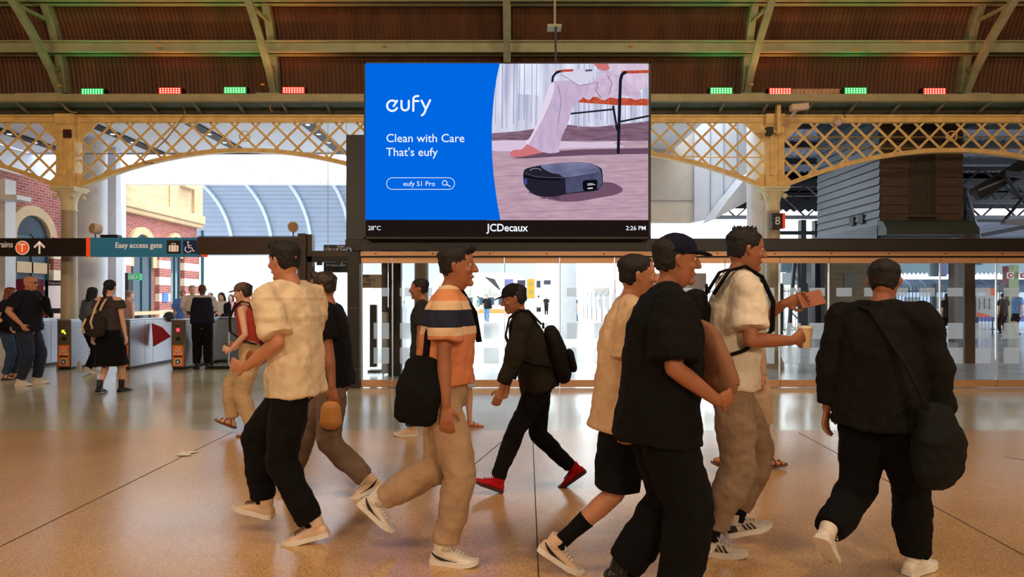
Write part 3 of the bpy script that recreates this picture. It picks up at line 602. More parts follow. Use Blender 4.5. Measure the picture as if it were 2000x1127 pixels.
ps('picture_chair_rail', [(846,380),(1016,346)], 3.6, blkp)
pp('picture_robot_shadow', c8([(270,815),(500,760),(730,760),(800,768),(850,795),(852,820),(800,842),(700,860),(600,878),(520,884),(450,880),(330,850)]), emis('pic_rshadow',(112,80,102),1))
pp('picture_robot_body', c8([(235,692),(262,672),(340,656),(440,642),(580,636),(650,644),(705,664),(727,690),(730,770),(712,795),(690,815),(600,825),(495,838),(430,852),(330,848),(270,815),(240,780),(232,735)]), emis('pic_robot',(34,32,46),1))
pp('picture_robot_top', c8([(342,658),(440,644),(580,638),(650,646),(700,668),(716,690),(700,702),(600,718),(495,730),(455,712),(400,700)]), noisy('pic_rtop',(92,96,128),(124,130,164),2.2,(1,1,2)))
pp('picture_robot_side', c8([(495,734),(600,722),(700,706),(722,694),(727,770),(705,800),(600,818),(500,832)]), noisy('pic_rside',(66,66,94),(84,86,118),2,(2,1,1)))
pp('picture_robot_display', c8([(604,762),(615,750),(690,744),(698,756),(694,800),(680,812),(618,816),(606,806)]), emis('pic_disp',(12,12,18),1))
ps('picture_robot_display_light', [(638,800),(666,799)], 2, wt); ps('picture_robot_display_text', [(636,772),(668,769)], 1, wt); ps('picture_robot_display_text', [(636,780),(682,776)], 1, wt)
ps('picture_robot_ring', [(310+34*math.cos(a*.25), 688+13*math.sin(a*.25)) for a in range(12, 26)], .9, emis('pic_ring',(170,176,200),1))
ps('picture_robot_bumper', [(236,722),(330,742),(462,744)], 3, emis('pic_bump',(10,10,16),1)); ps('picture_robot_edge', [(240,700),(300,724),(400,733),(490,732)], .8, emis('pic_edge',(90,94,116),1))
ps('picture_robot_sensor', [(246,745),(248,770)], 5, emis('pic_sensor',(70,72,150),1))
for pts in ([(330,856),(372,862)],[(372,862),(345,868)],[(410,856),(460,858)],[(420,860),(462,872)],[(390,862),(400,874)]): ps('picture_robot_brush', pts, .8, blkp)
# curved edge of the blue half, then the writing
crv = c8([(85,16),(66,100),(52,190),(41,300),(35,400),(34,480),(36,590),(44,700),(56,800),(70,900),(88,999)])
spoly([(714.5,125)]+crv+[(714.5,430)], bl).build('advert_panel', bl, s, label='blue half of the advert')
LY[0] -= .001
def c4(l): return [(700+a/3.635, 160+b_/3.635) for a, b_ in l]
mb = MB(); W_ = 4.0
arc = lambda cx, cy, r, a0, a1, n=14: [(cx+r*math.cos(math.radians(a0+(a1-a0)*k/n)), cy+r*math.sin(math.radians(a0+(a1-a0)*k/n))) for k in range(n+1)]
sstroke(mb, c4([(252,176),(284,146)][:1]+[(278,138)]+arc(243,173,37,-45,-335,18)), W_)
sstroke(mb, c4([(308,138),(308,175)]+arc(334,180,26,180,0,12)+[(360,175),(360,138)]), W_)
sstroke(mb, c4([(392,210),(392,130)]+arc(415,128,23,180,270,6)+[(428,104)]), W_); sstroke(mb, c4([(392,140),(428,140)]), W_)
sstroke(mb, c4([(450,136),(480,196)]), W_); sstroke(mb, c4([(511,134),(480,200),(470,224),(460,237),(452,241)]), W_)
mb.build('logo', wt, s, label='white rounded eufy wordmark')
LY[0] -= .001
def st(s_, px, py, size, align='LEFT', bold=0, sx=1, nm='advert_lettering'): return text(s_, size*YD/F, wt, s, (X_(px,YD), LY[0]-.001, Z_(py,YD)), name=nm, align=align, bold=bold, ext=.0003, sx=sx)
st('Clean with Care', 754.5, 278.5, 23, bold=.0006, sx=1.0); st("That's eufy", 754.5, 305.5, 23, bold=.0006, sx=1.0)
st('eufy S1 Pro', 788, 364, 13.5)
mb = MB(); sstroke(mb, [(767,348)]+[(877,348)]+arc(877,359.3,11.3,-90,90,12)+[(767,370.6)]+arc(767,359.3,11.3,90,270,12), 1.1); mb.build('search_box', wt, s)
mb = MB(); sstroke(mb, arc(869,358,4.6,0,360,16), 1.4); sstroke(mb, [(873,361),(880,365)], 1.6); mb.build('search_icon', wt, s)
st('28\u00b0C', 719.5, 450, 12, bold=.0006, nm='temperature'); st('2:26 PM', 1261, 450, 12, 'RIGHT', bold=.0006, nm='clock_time'); st('JCDecaux', 991, 452, 20.5, 'CENTER', bold=.0028, sx=.95, nm='operator_logo')
for k in range(6): MB().box((X_(760+100*k,YD),YD+.15,2.4),(X_(770+100*k,YD),YD+.25,2.46)).build('mounting_foot', case, s)
MB().box((X_(1083,YD+.2),YD+.15,Z_(124,YD+.2)),(X_(1087,YD+.2),YD+.2,5.75)).build('hanger_rod', blk, s); MB().box((X_(1070,YD),YD+.1,5.74),(X_(1098,YD),YD+.3,5.78)).box((X_(1083,YD),YD+.15,5.76),(X_(1087,YD),YD+.2,7.6)).build('hanger_bracket', ribm, s)
MB().box((X_(676,YD+.3),YD+.3,Z_(468,YD+.3)),(X_(722,YD+.3),YD+1.05,Z_(263,YD+.3))).build('equipment_cabinet', case, label='tall black equipment cabinet fixed behind the left edge of the screen', cat='cabinet', bev=.01)
MB().box((X_(676,YD+.3),YD+.25,Z_(472,YD+.3)-.1),(X_(705,YD+.3),YD+.7,Z_(468,YD+.3))).build('cabinet_support', blk, label='black steel support under the equipment cabinet left of the screen', cat='bracket')

# ---- camera, boxes and cables on the right column and gutter
wc = M('cctv_white', (226,196,172), .4)
t = thing('security_camera', 'cream security camera with long hood beside the right column, under the gutter', 'security camera', (5.9,12.8,5.2))
c = P(1566,212,12.8); MB().bar((c.x-.24,12.76,c.z+.0),(c.x+.1,12.76,c.z+.03),.15,.12).build('housing', wc, t, bev=.015); MB().tube([(c.x-.11,12.8,c.z-.03),(c.x-.17,12.95,c.z-.14),(c.x-.19,13.22,c.z-.26)], .033).build('arm', wc, t)
t = thing('dome_camera', 'small cream dome sensor hanging under the right lattice arch', 'sensor', (6.6,13.1,5.0)); c = P(1638,238,13.1)
MB().tube([(c.x,13.1,c.z+.06),(c.x,13.3,c.z+.2)], .02).build('stem', wc, t); MB().ball((c.x,13.1,c.z), .076).build('dome', wc, t, smooth=True)
c = P(1505,255,13.0); t = thing('column_lamp_box', 'small dark box clamped to the right yellow column head', 'junction box', (c.x,13.05,c.z-.08)); MB().box((c.x-.06,13.0,c.z-.08),(c.x+.06,13.14,c.z+.08)).build('box', hous, t); MB().box((c.x-.3,13.06,c.z-.02),(c.x+.3,13.12,c.z+.02)).build('clamp_bar', goldm, t)
MB().box((X_(1517,13.05),13.02,Z_(262,13.05)),(X_(1524,13.05),13.12,Z_(205,13.05))).build('conduit_box', goldm, label='yellow vertical duct on the right column above the clamp bar', cat='duct')
c = P(129,260,13.1)
MB().box((c.x-.07,13.11,c.z-.085),(c.x+.07,13.18,c.z+.08)).build('junction_box', M('rusty_patch',(70,34,22),.9), label='dark rusty plate on the left yellow column head', cat='plate')
cab = M('tan_cable', (176,140,96), .6)
def cable(pts, Y, r, m, lb):
    MB().tube([P(a, b_, Y) for a, b_ in pts], r, 6).build('cable', m, smooth=2, label=lb, cat='cable')
cable([(357,206),(362,220),(350,240),(338,255),(322,275),(303,292),(285,304),(279,312),(283,318),(300,319)], 13.2, .015, cab, 'tan cable looping down across the left lattice arch')
cable([(157,300),(250,300.5),(380,301),(520,299)], 13.35, .008, hous, 'thin straight dark cable behind the left lattice arch')
cable([(122,203),(128,212),(138,218),(150,220)], 12.9, .012, cab, 'short tan cable curling out of the gutter above the left column')
cable([(528,206),(527,213),(532,218)], 12.9, .012, cab, 'short tan cable stub hanging from the gutter, left of the big screen')
cable([(1270,306),(1350,306),(1420,307),(1490,307)], 13.38, .014, goldm, 'yellow conduit behind the lattice right of the screen')
cable([(1540,205),(1548,217),(1556,220)], 12.85, .008, hous, 'black cable looping to the cream security camera')
cable([(1640,207),(1645,220),(1652,230)], 12.9, .008, hous, 'black cable near the small dome sensor')
for k in range(7):
    px = 1545+75*k
MB().tube([P(1545,268,13.6),P(2000,268,13.6)], .018, 6).tube([P(1545,290,13.7),P(2000,290,13.7)], .018, 6).build('conduit_run', M('brown_conduit',(150,118,60),.5), label='pair of brass coloured conduits running behind the right lattice arch', cat='conduit', smooth=2)
# ---- litter and drain marks on the floor
c = gl(363,887); mb = MB()
mb.grid(lambda u, v: (c.x-.07+.13*u+.02*math.sin(9*v), c.y-.08+.16*v, .004+.025*abs(math.sin(7*u+3*v))*math.sin(math.pi*u)*math.sin(math.pi*v)+.003), 10, 10)
mb.build('paper_scrap', M('white_tissue',(240,236,228),.9), label='crumpled white tissue lying on the orange floor at the left', cat='litter', smooth=2)
# ================================================================ BEYOND THE FACADE, LEFT
white = M('white_panel', (222,228,236), .5, var=.03, vs=1); stone = M('sandstone', (196,170,132), .8, var=.08, vs=3, bump=.1, bs=12)
tealw = M('dark_teal_joinery', (24,78,80), .4); dglass = M('dark_window_glass', (60,76,88), .1, spec=.8)
def brickmat(name, banded=False):
    m = bpy.data.materials.new(name); m.use_nodes = True; nt = m.node_tree; N = nt.nodes; L = nt.links; b = N['Principled BSDF']; b.inputs['Roughness'].default_value = .85
    co = N.new('ShaderNodeTexCoord'); sx = N.new('ShaderNodeSeparateXYZ'); L.new(co.outputs['Object'], sx.inputs[0])
    ad = N.new('ShaderNodeMath'); L.new(sx.outputs[0], ad.inputs[0]); L.new(sx.outputs[1], ad.inputs[1])
    cb = N.new('ShaderNodeCombineXYZ'); L.new(ad.outputs[0], cb.inputs[0]); L.new(sx.outputs[2], cb.inputs[1])
    t = N.new('ShaderNodeTexBrick'); L.new(cb.outputs[0], t.inputs['Vector']); t.inputs['Scale'].default_value = 1
    t.inputs['Brick Width'].default_value = .23; t.inputs['Row Height'].default_value = .075; t.inputs['Mortar Size'].default_value = .006
    t.inputs['Color1'].default_value = lin((168,92,82)); t.inputs['Color2'].default_value = lin((138,72,66)); t.inputs['Mortar'].default_value = lin((190,160,150))
    out = t.outputs['Color']
    if banded:
        md = N.new('ShaderNodeMath'); md.operation = 'PINGPONG'; md.inputs[1].default_value = .3; L.new(sx.outputs[2], md.inputs[0])
        gt = N.new('ShaderNodeMath'); gt.operation = 'GREATER_THAN'; gt.inputs[1].default_value = .16; L.new(md.outputs[0], gt.inputs[0])
        mx = N.new('ShaderNodeMix'); mx.data_type = 'RGBA'; L.new(gt.outputs[0], mx.inputs[0]); L.new(out, mx.inputs[6]); mx.inputs[7].default_value = lin((232,214,188)); out = mx.outputs[2]
    L.new(out, b.inputs['Base Color']); MATS[name] = m; return m
brick = brickmat('red_brick'); bandm = brickmat('brick_and_stone_bands', True)
XW = -12.8  # brick building and canopy enlarged about the camera position, result written as literals
bb = thing('brick_building', 'old red brick station building with sandstone arches behind the gates at the left', 'building', (XW,19.28,0))
MB().box((XW-.4,13.27,0),(XW,18.26,4.68)).build('brick_wall', brick, bb)
MB().box((XW-.4,18.26,0),(XW,25.97,4.40)).build('brick_wall', brick, bb)
MB().box((XW-.4,19.50,4.40),(XW+.1,25.97,8.20)).build('upper_storey', stone, bb)
MB().box((XW-.4,19.50,4.32),(XW+.2,26.14,4.48)).box((XW-.4,19.50,4.48),(XW+.26,26.20,4.82)).build('cornice', stone, bb, bev=.03)
MB().box((XW-.02,23.70,4.80),(XW+.14,23.93,8.20)).box((XW,25.40,4.80),(XW+.2,26.08,8.20)).build('pilaster_strip', stone, bb)
mb = MB()
for k in range(9): mb.box((XW+.098,19.50,4.42+.34*k),(XW+.104,25.97,4.432+.34*k))
mb.build('course_line', M('stone_joint',(190,164,130),.9), bb)
MB().box((XW+.1,24.49,5.76),(XW+.3,25.29,5.93)).box((XW+.1,24.66,5.93),(XW+.16,25.12,7.07)).build('window_sill', stone, bb)
MB().box((XW-.3,13.27,4.68),(XW-.0,18.26,5.31)).build('white_fascia', white, bb)
for yc, r, zc in ((17.0,.86,3.06),(22.05,.82,3.10),(24.2,.48,3.46)):
    mb = MB(); n = 20
    for k in range(n):
        a0, a1 = math.pi*k/n, math.pi*(k+1)/n; ro, ri = r, r*.7
        ps_ = [(yc+ro*math.cos(a0),zc+ro*math.sin(a0)),(yc+ro*math.cos(a1),zc+ro*math.sin(a1)),(yc+ri*math.cos(a1),zc+ri*math.sin(a1)),(yc+ri*math.cos(a0),zc+ri*math.sin(a0))]
        mb.prism(ps_, XW-.02, XW+.12, 'x')
    for s_ in (-1,1): mb.box((XW-.02,yc+s_*r*.7,2.55 if r > .5 else 3.0),(XW+.12,yc+s_*r,zc))
    mb.build('stone_arch', stone, bb)
    wn = MB().prism([(yc+r*.7*math.cos(math.pi*k/16),zc+r*.7*math.sin(math.pi*k/16)) for k in range(17)]+[(yc-r*.7,1.2 if r < .7 or yc < 18 else .05),(yc+r*.7,1.2 if r < .7 or yc < 18 else .05)], XW+.005, XW+.02, 'x').build('window' if yc != 22.05 else 'door', dglass, bb)
    mb = MB(); zb0 = 1.2 if yc != 22.05 else .05
    for q in (-.68,-.02,.64): mb.box((XW+.02,yc+q*r,zb0),(XW+.06,yc+(q+.06)*r,zc+.1))
    mb.box((XW+.02,yc-r*.7,zc-.04),(XW+.06,yc+r*.7,zc+.05)).box((XW+.02,yc-r*.7,zb0),(XW+.06,yc+r*.7,zb0+.08 if zb0 > 1 else .6)); mb.build('frame', tealw, wn)
MB().box((XW,13.27,1.0),(XW+.08,18.26,1.11)).box((XW,14.97,2.13),(XW+.06,18.26,2.42)).box((XW,14.97,1.68),(XW+.06,18.26,1.79)).build('stone_band', stone, bb)
for y0, y1 in ((17.65,18.1),(20.4,21.25),(22.95,23.7),(24.7,25.86)): MB().box((XW,y0,.0),(XW+.16,y1,3.15)).build('banded_pilaster', bandm, bb)
MB().box((XW,20.41,.9),(XW+.17,25.86,1.02)).build('string_course', stone, bb)
MB().tube([(XW+.2,18.37,0),(XW+.2,18.37,5.02)], .06, 10).build('drainpipe', tealw, bb, label='teal drainpipe by the iron column'); MB().tube([(XW+.24,25.97,0),(XW+.24,25.97,4.23)], .06, 10).build('drainpipe', tealw, bb)
MB().box((XW+.17,23.13,1.34),(XW+.2,23.47,1.68)).build('notice', M('blue_notice',(70,120,220),.5), bb)
# white canopy over the new concourse with black light slots and a glazed strip
cz = 5.32
struct('ceiling', MB().box((-12.8,13.55,cz),(4.2,17.0,cz+.1)), white)
sk = emis('skylight_glass', (236,244,255), 3)  # skylight glass glows by itself in place of daylight
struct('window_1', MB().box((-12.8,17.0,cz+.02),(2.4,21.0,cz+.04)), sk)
mb = MB()
for k in range(10): mb.bar((-12.7+1.6*k,17.0,cz),(-12.7+1.6*k+.02,21.0,cz),.03,.04)
mb.box((-12.8,20.95,cz-.12),(2.4,21.1,cz+.12)).box((-12.8,16.96,cz-.04),(2.4,17.05,cz+.06)); struct('trim_2', mb, white)
slotm = M('black_slot', (9,9,11), .6); lens = emis('slot_lamp', (255,255,255), 1.5)
sl = [(-11.7,'at the far left'),(-9.3,'right of the left yellow column'),(-7.05,'above the middle of the left arch'),(-4.5,'next to the black cabinet of the screen')]
for x, lb in sl:
    t = thing('ceiling_light_slot', 'black recessed light slot in the white ceiling '+lb, 'light slot', (x,15,cz-.02), group='black light slots in the white ceiling')
    MB().box((x-.14,13.7,cz-.04),(x+.14,16.9,cz-.002)).build('slot', slotm, t)
    for yy in (14.1,14.9,15.7): MB().lathe((x,yy,cz-.05), [(.05,0),(.05,.012)], 14).build('lamp', lens, t)
# far vaulted hall
def vl(u, v):
    a = v*math.pi/2; return (-26+28*u, 29.5+5.5*math.sin(a), 4.1+3.3*math.cos(a))
vm = M('pale_blue_grey_panel', (150,164,184), .5, var=.03, vs=2); vr = M('vault_rib_white', (206,216,228), .4)
vt = thing('vaulted_wall', 'pale curved panelled vault wall with white ribs beyond the sandstone building', 'vault', (-12,35,3))
MB().grid(vl, 4, 20).build('panel', vm, vt, smooth=2)
mb = MB()
for k in range(14):
    x = -26+2.15*k
    for q in range(16):
        a = vl(0,q/16); c = vl(0,(q+1)/16); mb.bar((x,a[1]-.05,a[2]-.05),(x,c[1]-.05,c[2]-.05),.16,.12)
mb.build('rib', vr, vt)
mb = MB()
for k in range(1,20): a = vl(0,k/20); mb.box((-26,a[1]-.03,a[2]-.02),(2,a[1]-.02,a[2]))
mb.build('panel_joint', M('panel_joint',(150,160,174),.6), vt)
# end wall with big rounded openings
def roundopen(x0, x1, ztop, r, zt=4.12):
    pts = [(x0,ztop-r)]+[(x0+r-r*math.cos(a), ztop-r+r*math.sin(a)) for a in [math.pi/2*k/8 for k in range(1,9)]]+[(x1-r+r*math.sin(a), ztop-r+r*math.cos(a)) for a in [math.pi/2*k/8 for k in range(0,9)]]
    return pts+[(x1,zt),(x0,zt)]
wl = MB()
wl.prism(roundopen(X_(385,35),X_(790,35),2.92,.9), 35, 35.6)
wl.prism(roundopen(X_(842,35),X_(1028,35),2.92,.9), 35, 35.6)
for a, c in ((-200,385),(790,842),(1028,1048)): wl.box((X_(a,35),35,0 if a != 790 else 0),(X_(c,35),35.6,4.12))
wl.box((-26,35,4.1),(2,35.6,5)); struct('wall_far', wl, white)
colw = M('white_column_paint', (226,228,232), .35, var=.03)
for nm, px, r, Y, lb in (('round',181,.31,15.6,'fat round white column behind the left iron column'),('round',228,.23,18.5,'thinner round white column right of the flat white pier'),('round',1104,.42,24,'big round white column seen through the middle of the glass partition'),('round',1481,.25,14.5,'tall round white column just left of the number eight sign')):
    top = cz if Y < 20 else 5.2
    if px > 1400: top = 7
    t = MB().lathe((X_(px,Y),Y,0), [(r,0),(r,top)], 32).build('round_column', colw, smooth=True, label=lb, cat='column', group='round white columns beyond the facade')
t = MB().box((X_(206,16.6),16.4,0),(X_(236,16.6),16.6,cz)).build('flat_pier', colw, label='flat white panelled pier between the two round white columns', cat='pier', bev=.01)
MB().box((X_(-60,13.6),13.6,0),(X_(10,13.6),13.9,4.0)).build('flat_pier', colw, label='flat white pier at the left edge of the view', cat='pier', bev=.01)
MB().box((X_(0,13.4),13.2,Z_(392,13.4)),(X_(47,13.4),13.6,Z_(383,13.4))).build('light_shelf', colw, label='white shelf light sticking out from the white pier at the far left', cat='light fitting')
t = thing('welcome_board', 'dark framed information board with a pale map, left of the iron column', 'board', (X_(120,15.5),15.5,0))
MB().box((X_(88,15.5),15.5,0),(X_(93,15.5),15.6,Z_(548,15.5))).box((X_(88,15.5),15.5,Z_(612,15.5)),(X_(155,15.5),15.6,Z_(548,15.5))).build('frame', M('sign_52_66_84'), t)
MB().box((X_(95,15.5),15.49,Z_(602,15.5)),(X_(122,15.5),15.5,Z_(558,15.5))).build('map_panel', M('map_white',(236,232,236),.4,emit=(236,232,236),es=.4), t); MB().box((X_(145,15.5),15.49,Z_(602,15.5)),(X_(154,15.5),15.5,Z_(558,15.5))).build('map_panel', M('map_white',(236,232,236),.4,emit=(236,232,236),es=.4), t)
text('Welcome to Central', 6*15.5/F, wh, t, (X_(95,15.5),15.49,Z_(555,15.5)), bold=.001)
MB().box((X_(-40,14.9),14.9,0),(X_(73,14.9),15.1,Z_(545,14.9))).build('kiosk_wall', M('maroon_panel',(134,34,56),.5), label='maroon kiosk wall behind the couple at the far left', cat='kiosk')
t = thing('help_sign', 'green help point sign on a dark post behind the gates', 'sign', (X_(260,17),17,0))
MB().box((X_(244,17),17,0),(X_(251,17),17.15,Z_(533,17))).box((X_(251,17),17,0),(X_(273,17),17.15,1.0)).build('post', M('dark_post',(44,36,44),.4), t); MB().box((X_(251,17),16.97,Z_(547,17)),(X_(273,17),17.1,Z_(534,17))).build('panel', M('help_green',(16,150,90),.4,emit=(16,170,100),es=.5), t)
text('HELP', 8.5*17/F, wh, t, (X_(262,17),16.96,Z_(545,17)), align='CENTER', bold=.004); text('Information', 4*17/F, wh, t, (X_(262,17),16.96,Z_(538,17)), align='CENTER')
# hall furniture far beyond the gates
dsign(562,604,500,545,24,'grey departures indicator far beyond the gates, left of the portal post',[], (120,132,150), 'departure_board', 'board')
for px0,px1,py0,py1,Y,lb,col in ((985,1003,545,562,30,'small blue white departures board above the purple shirt walker',(120,120,170)),(1010,1026,547,562,30,'dark departures board left of the yellow pictogram sign',(60,56,70)),(1048,1056,548,562,30,'narrow dark board right of the yellow pictogram sign',(60,60,80)),(1062,1076,547,556,30,'small dark board left of the white round column',(70,70,80))):
    dsign(px0,px1,py0,py1,Y,lb,[],col,'departure_board','board')
MB().prism([(X_(945,34),Z_(540,34)),(X_(966,34),Z_(545,34)),(X_(978,34),Z_(566,34)),(X_(974,34),Z_(566,34))], 33.8, 34.6).build('roof_brace', M('dark_brace',(70,72,76),.5), label='dark slanting canopy brace seen through the rounded opening', cat='brace')
def train(name, lb, x0, x1, Y, ztop, body, stripe, group=None, nwin=8):
    t = thing(name, lb, 'train', ((x0+x1)/2,Y,0), group=group)
    pr = [(Y,-.2),(Y,ztop*.72),(Y+.25,ztop*.88),(Y+.8,ztop),(Y+2,ztop),(Y+2.5,ztop*.8),(Y+2.6,-.2)]
    MB().prism(pr, x0, x1, 'x').build('car_body', body, t)
    mb = MB(); n = int((x1-x0)/.8)
    for k in range(n): mb.bar((x0+.8*k,Y-.0,ztop*.72),(x0+.8*k,Y+.27,ztop*.9),.05,.03); mb.bar((x0+.8*k,Y+.25,ztop*.9),(x0+.8*k,Y+.8,ztop+.01),.05,.03)
    mb.build('roof_rib', M('train_rib',(150,160,175),.4), t)
    for k in range(nwin):
        a = x0+.4+(x1-x0)*k/nwin; MB().box((a,Y-.02,ztop*.38),(a+(x1-x0)/nwin*.6,Y,ztop*.62)).build('window', dglass, t)
    MB().box((x0,Y-.012,ztop*.12),(x1,Y-.0,ztop*.25)).build('stripe', stripe, t)
    return t
steel = M('train_steel', (150,166,190), .3, metal=.6)
train('passenger_train', 'silver passenger train with ribbed roof behind the fence at the right', X_(1752,33), X_(2150,33), 33, 2.5, steel, M('train_blue',(90,90,170),.4))
train('passenger_train', 'cream and silver train at the far end beyond the rounded opening', X_(880,52), X_(985,52), 52, 2.6, M('train_cream',(226,214,200),.4), M('train_orange',(220,140,70),.4), nwin=5)
t = thing('passenger_train', 'bronze sided train standing along the platform right of the white column', 'train', (7.2,34,0))
y0, y1 = 26.0, 48.0; xl = 5.3
MB().prism([(xl,-.1),(xl,2.1),(xl+.3,2.5),(xl+2.6,2.5),(xl+2.6,-.1)], y0, y1).build('car_body', M('train_bronze',(170,140,120),.3,metal=.4), t)
for k in range(9): MB().box((xl-.02,y0+.4+2.4*k,.95),(xl,y0+1.9+2.4*k,1.75)).build('window', dglass, t); MB().box((xl-.03,y0+2.05+2.4*k,.1),(xl,y0+2.5+2.4*k,1.9)).build('door', steel, t)
# ================================================================ BEYOND THE FACADE, RIGHT
beige = M('beige_bulkhead', (214,206,194), .7, var=.03)
struct('wall_bulkhead', MB().box((X_(1180,16.5),16.5,Z_(434,16.5)),(X_(1355,16.5),16.8,7.6)), beige)
mb = MB(); pts = [(1355,434),(1392,426),(1460,342),(1460,180),(1355,180)]
mb.prism([(X_(a,16.5),Z_(c,16.5)) for a, c in pts], 16.45, 16.75); struct('wall_bulkhead_panel', mb, white)
mb = MB()
for px in (1355,1388,1414,1440): mb.box((X_(px,16.4),16.42,Z_(428 if px < 1390 else 428-(px-1388)*1.25,16.4)),(X_(px,16.4)+.012,16.45,7.6))
mb.box((X_(1185,16.4),16.48,Z_(391,16.4)),(X_(1355,16.4),16.5,Z_(390,16.4))); struct('trim_3', mb, M('panel_joint'))
MB().prism([(X_(1392,15.5),Z_(430,15.5)),(X_(1465,15.5),Z_(390,15.5)),(X_(1465,15.5),Z_(335,15.5)),(X_(1420,15.5),Z_(390,15.5))], 15.4, 16.4).build('stair_soffit', white, label='white sloping stair soffit left of the tall white column', cat='stair')
# timber cabin on posts
tim = M('dark_timber', (74,58,42), .7, var=.2, vs=3, bump=.15, bs=14, stretch=(1,1,5)); timb = M('bluish_lit_timber', (40,52,62), .4, var=.25, vs=2, bump=.12, bs=10, stretch=(1,1,4)); dgr = M('dark_green_timber', (40,44,34), .6)  # bluish light on the cabin's side is put into the timb colour
kx0, kx1, ky0, ky1, kz0 = X_(1718,14), X_(1880,14), 14.0, 16.85, Z_(440,14)
k_ = thing('timber_cabin', 'raised dark timber signal cabin with side boards coloured as lit behind the right arch', 'cabin', (kx0,ky0,2.3))
MB().box((kx0+.03,ky0+.03,Z_(462,14)),(kx1-.03,ky1,6.2)).build('core', dgr, k_)
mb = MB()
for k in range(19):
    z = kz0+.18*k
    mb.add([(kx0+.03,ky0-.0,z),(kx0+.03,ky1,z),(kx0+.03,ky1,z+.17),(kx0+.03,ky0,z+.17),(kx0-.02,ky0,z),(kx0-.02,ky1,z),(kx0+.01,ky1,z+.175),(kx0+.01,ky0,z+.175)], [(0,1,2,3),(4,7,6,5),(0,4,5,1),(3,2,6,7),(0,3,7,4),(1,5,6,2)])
mb.box((kx0-.06,ky0,kz0-.34),(kx0+.02,ky1+.15,kz0)); mb.build('side_boards', timb, k_, label='side boards coloured as bluish lit')
mb = MB(); mb2 = MB()
for k in range(19):
    z = kz0+.05+.2*k
    mb.box((kx0+.02,ky0-.02+.008*(k%2),z),(X_(1775,14),ky0+.03,z+.19)); mb2.box((X_(1826,14),ky0-.02+.008*((k+1)%2),z),(kx1,ky0+.03,z+.19))
mb.build('front_boards', tim, k_, label='dark brown front boards'); mb2.build('front_boards', tim, k_, label='dark brown front boards')
MB().box((X_(1776,14),ky0-.01,kz0),(X_(1825,14),ky0+.03,6.2)).box((X_(1790,14),ky0-.02,Z_(395,14)),(X_(1792,14),ky0,Z_(300,14))).box((X_(1810,14),ky0-.02,Z_(395,14)),(X_(1812,14),ky0,Z_(300,14))).build('door_leaf', M('cabin_door',(58,46,36),.7), k_)
MB().box((X_(1819,14),ky0-.03,kz0+.05),(X_(1822,14),ky0+.0,6.2)).build('cover_strip', dgr, k_)
mb = MB(); hp = [(ky0-.35,Z_(461,14)),(ky0-.35,Z_(450,14)),(ky0-.22,Z_(436,14)),(ky0,Z_(430,14)),(ky0,Z_(461,14))]
mb.prism(hp, kx0-.05, kx1+.12, 'x'); mb.build('hood', M('green_hood',(52,62,52),.5), k_, label='rounded dark green hood')
MB().box((X_(1770,14),ky0-.1,Z_(425,14)),(X_(1825,14),ky0-.03,Z_(421,14))).build('sill', tim, k_)
MB().box((X_(1694,14.6),14.3,0),(X_(1706,14.6),14.45,Z_(440,14.6))).box((X_(1866,14.6),14.3,0),(X_(1886,14.6),14.5,Z_(440,14.6))).build('support_post', M('brown_post',(84,70,62),.5), k_)
for q, zq in ((ky0+.6,.36),(ky0+1.0,.34)): MB().box((kx0-.04,q,kz0+.12),(kx0-.02,q+.2,kz0+.33)).build('vent_hole', dgr, k_)
kk = thing('timber_kiosk', 'brown boarded kiosk seen through the glass below the timber cabin', 'kiosk', (X_(1680,24),24,0))
Yk = 26.4; mb = MB()
for k in range(14): mb.box((X_(1611,Yk),Yk+.008*(k%2),.08+.22*k),(X_(1746,Yk),Yk+.06,.08+.22*k+.21))
mb.build('front_boards', M('olive_brown_boards',(112,92,62),.7,var=.12,vs=3), kk); MB().box((X_(1611,Yk),Yk+.06,0),(X_(1746,Yk),Yk+2.4,3.2)).build('core', dgr, kk)
MB().box((X_(1648,Yk),Yk-.02,Z_(565,Yk)),(X_(1676,Yk),Yk,Z_(534,Yk))).build('notice', M('grey_notice',(90,82,72),.6), kk)
# train shed: corrugated roof bays, beams and lattice girders
shm = M('grey_corrugated_shed_roof', (150,156,172), .5, var=.15, vs=2); dks = M('dark_shed_steel', (34,36,42), .5)
bays = [('distant corrugated roof bay of the train shed at the far right',31,60,5.4,4.2),('corrugated roof bay of the train shed nearest the right arch',13.6,17.2,5.9,6.4),('middle corrugated roof bay of the train shed',17.2,22,6.8,5.8),('far corrugated roof bay of the train shed',22,30,5.2,6.6)]
for i, (lb, ya, yb, za, zc) in enumerate(bays):
    t = thing('shed_roof_bay', lb, 'roof', (14,ya,za), group='corrugated train shed roof bays')
    x0, x1 = (19.5 if i == 0 else 5.9), (60 if i == 0 else 34); n = 900 if i == 1 else 500; pt = .09
    MB().grid(lambda u, v: (x0+(x1-x0)*u, ya+(yb-ya)*v, za+(zc-za)*v+.02*math.sin(2*math.pi*(x0+(x1-x0)*u)/(pt*(1+max(0,i-1)) if i else .4))), n*2, 1).build('sheeting', shm, t, smooth=2)
    for q in range(5):
        v = q/4; MB().box((x0,ya+(yb-ya)*v-.05,za+(zc-za)*v-.22),(x1,ya+(yb-ya)*v+.05,za+(zc-za)*v-.04)).build('purlin', dks, t)
    for q in range(5):
        xx = x0+1.2+5*q; MB().bar((xx,ya,za-.3),(xx,yb,zc-.3),.14,.2).build('rafter', dks, t)
MB().box((5.9,30,5.7),(34,30.1,6.75)).build('gap_cover_board', dks, label='added dark board covering bright sky at the far end of the train shed roof', cat='end screen')  # added to block the bright sky under the far roof edge
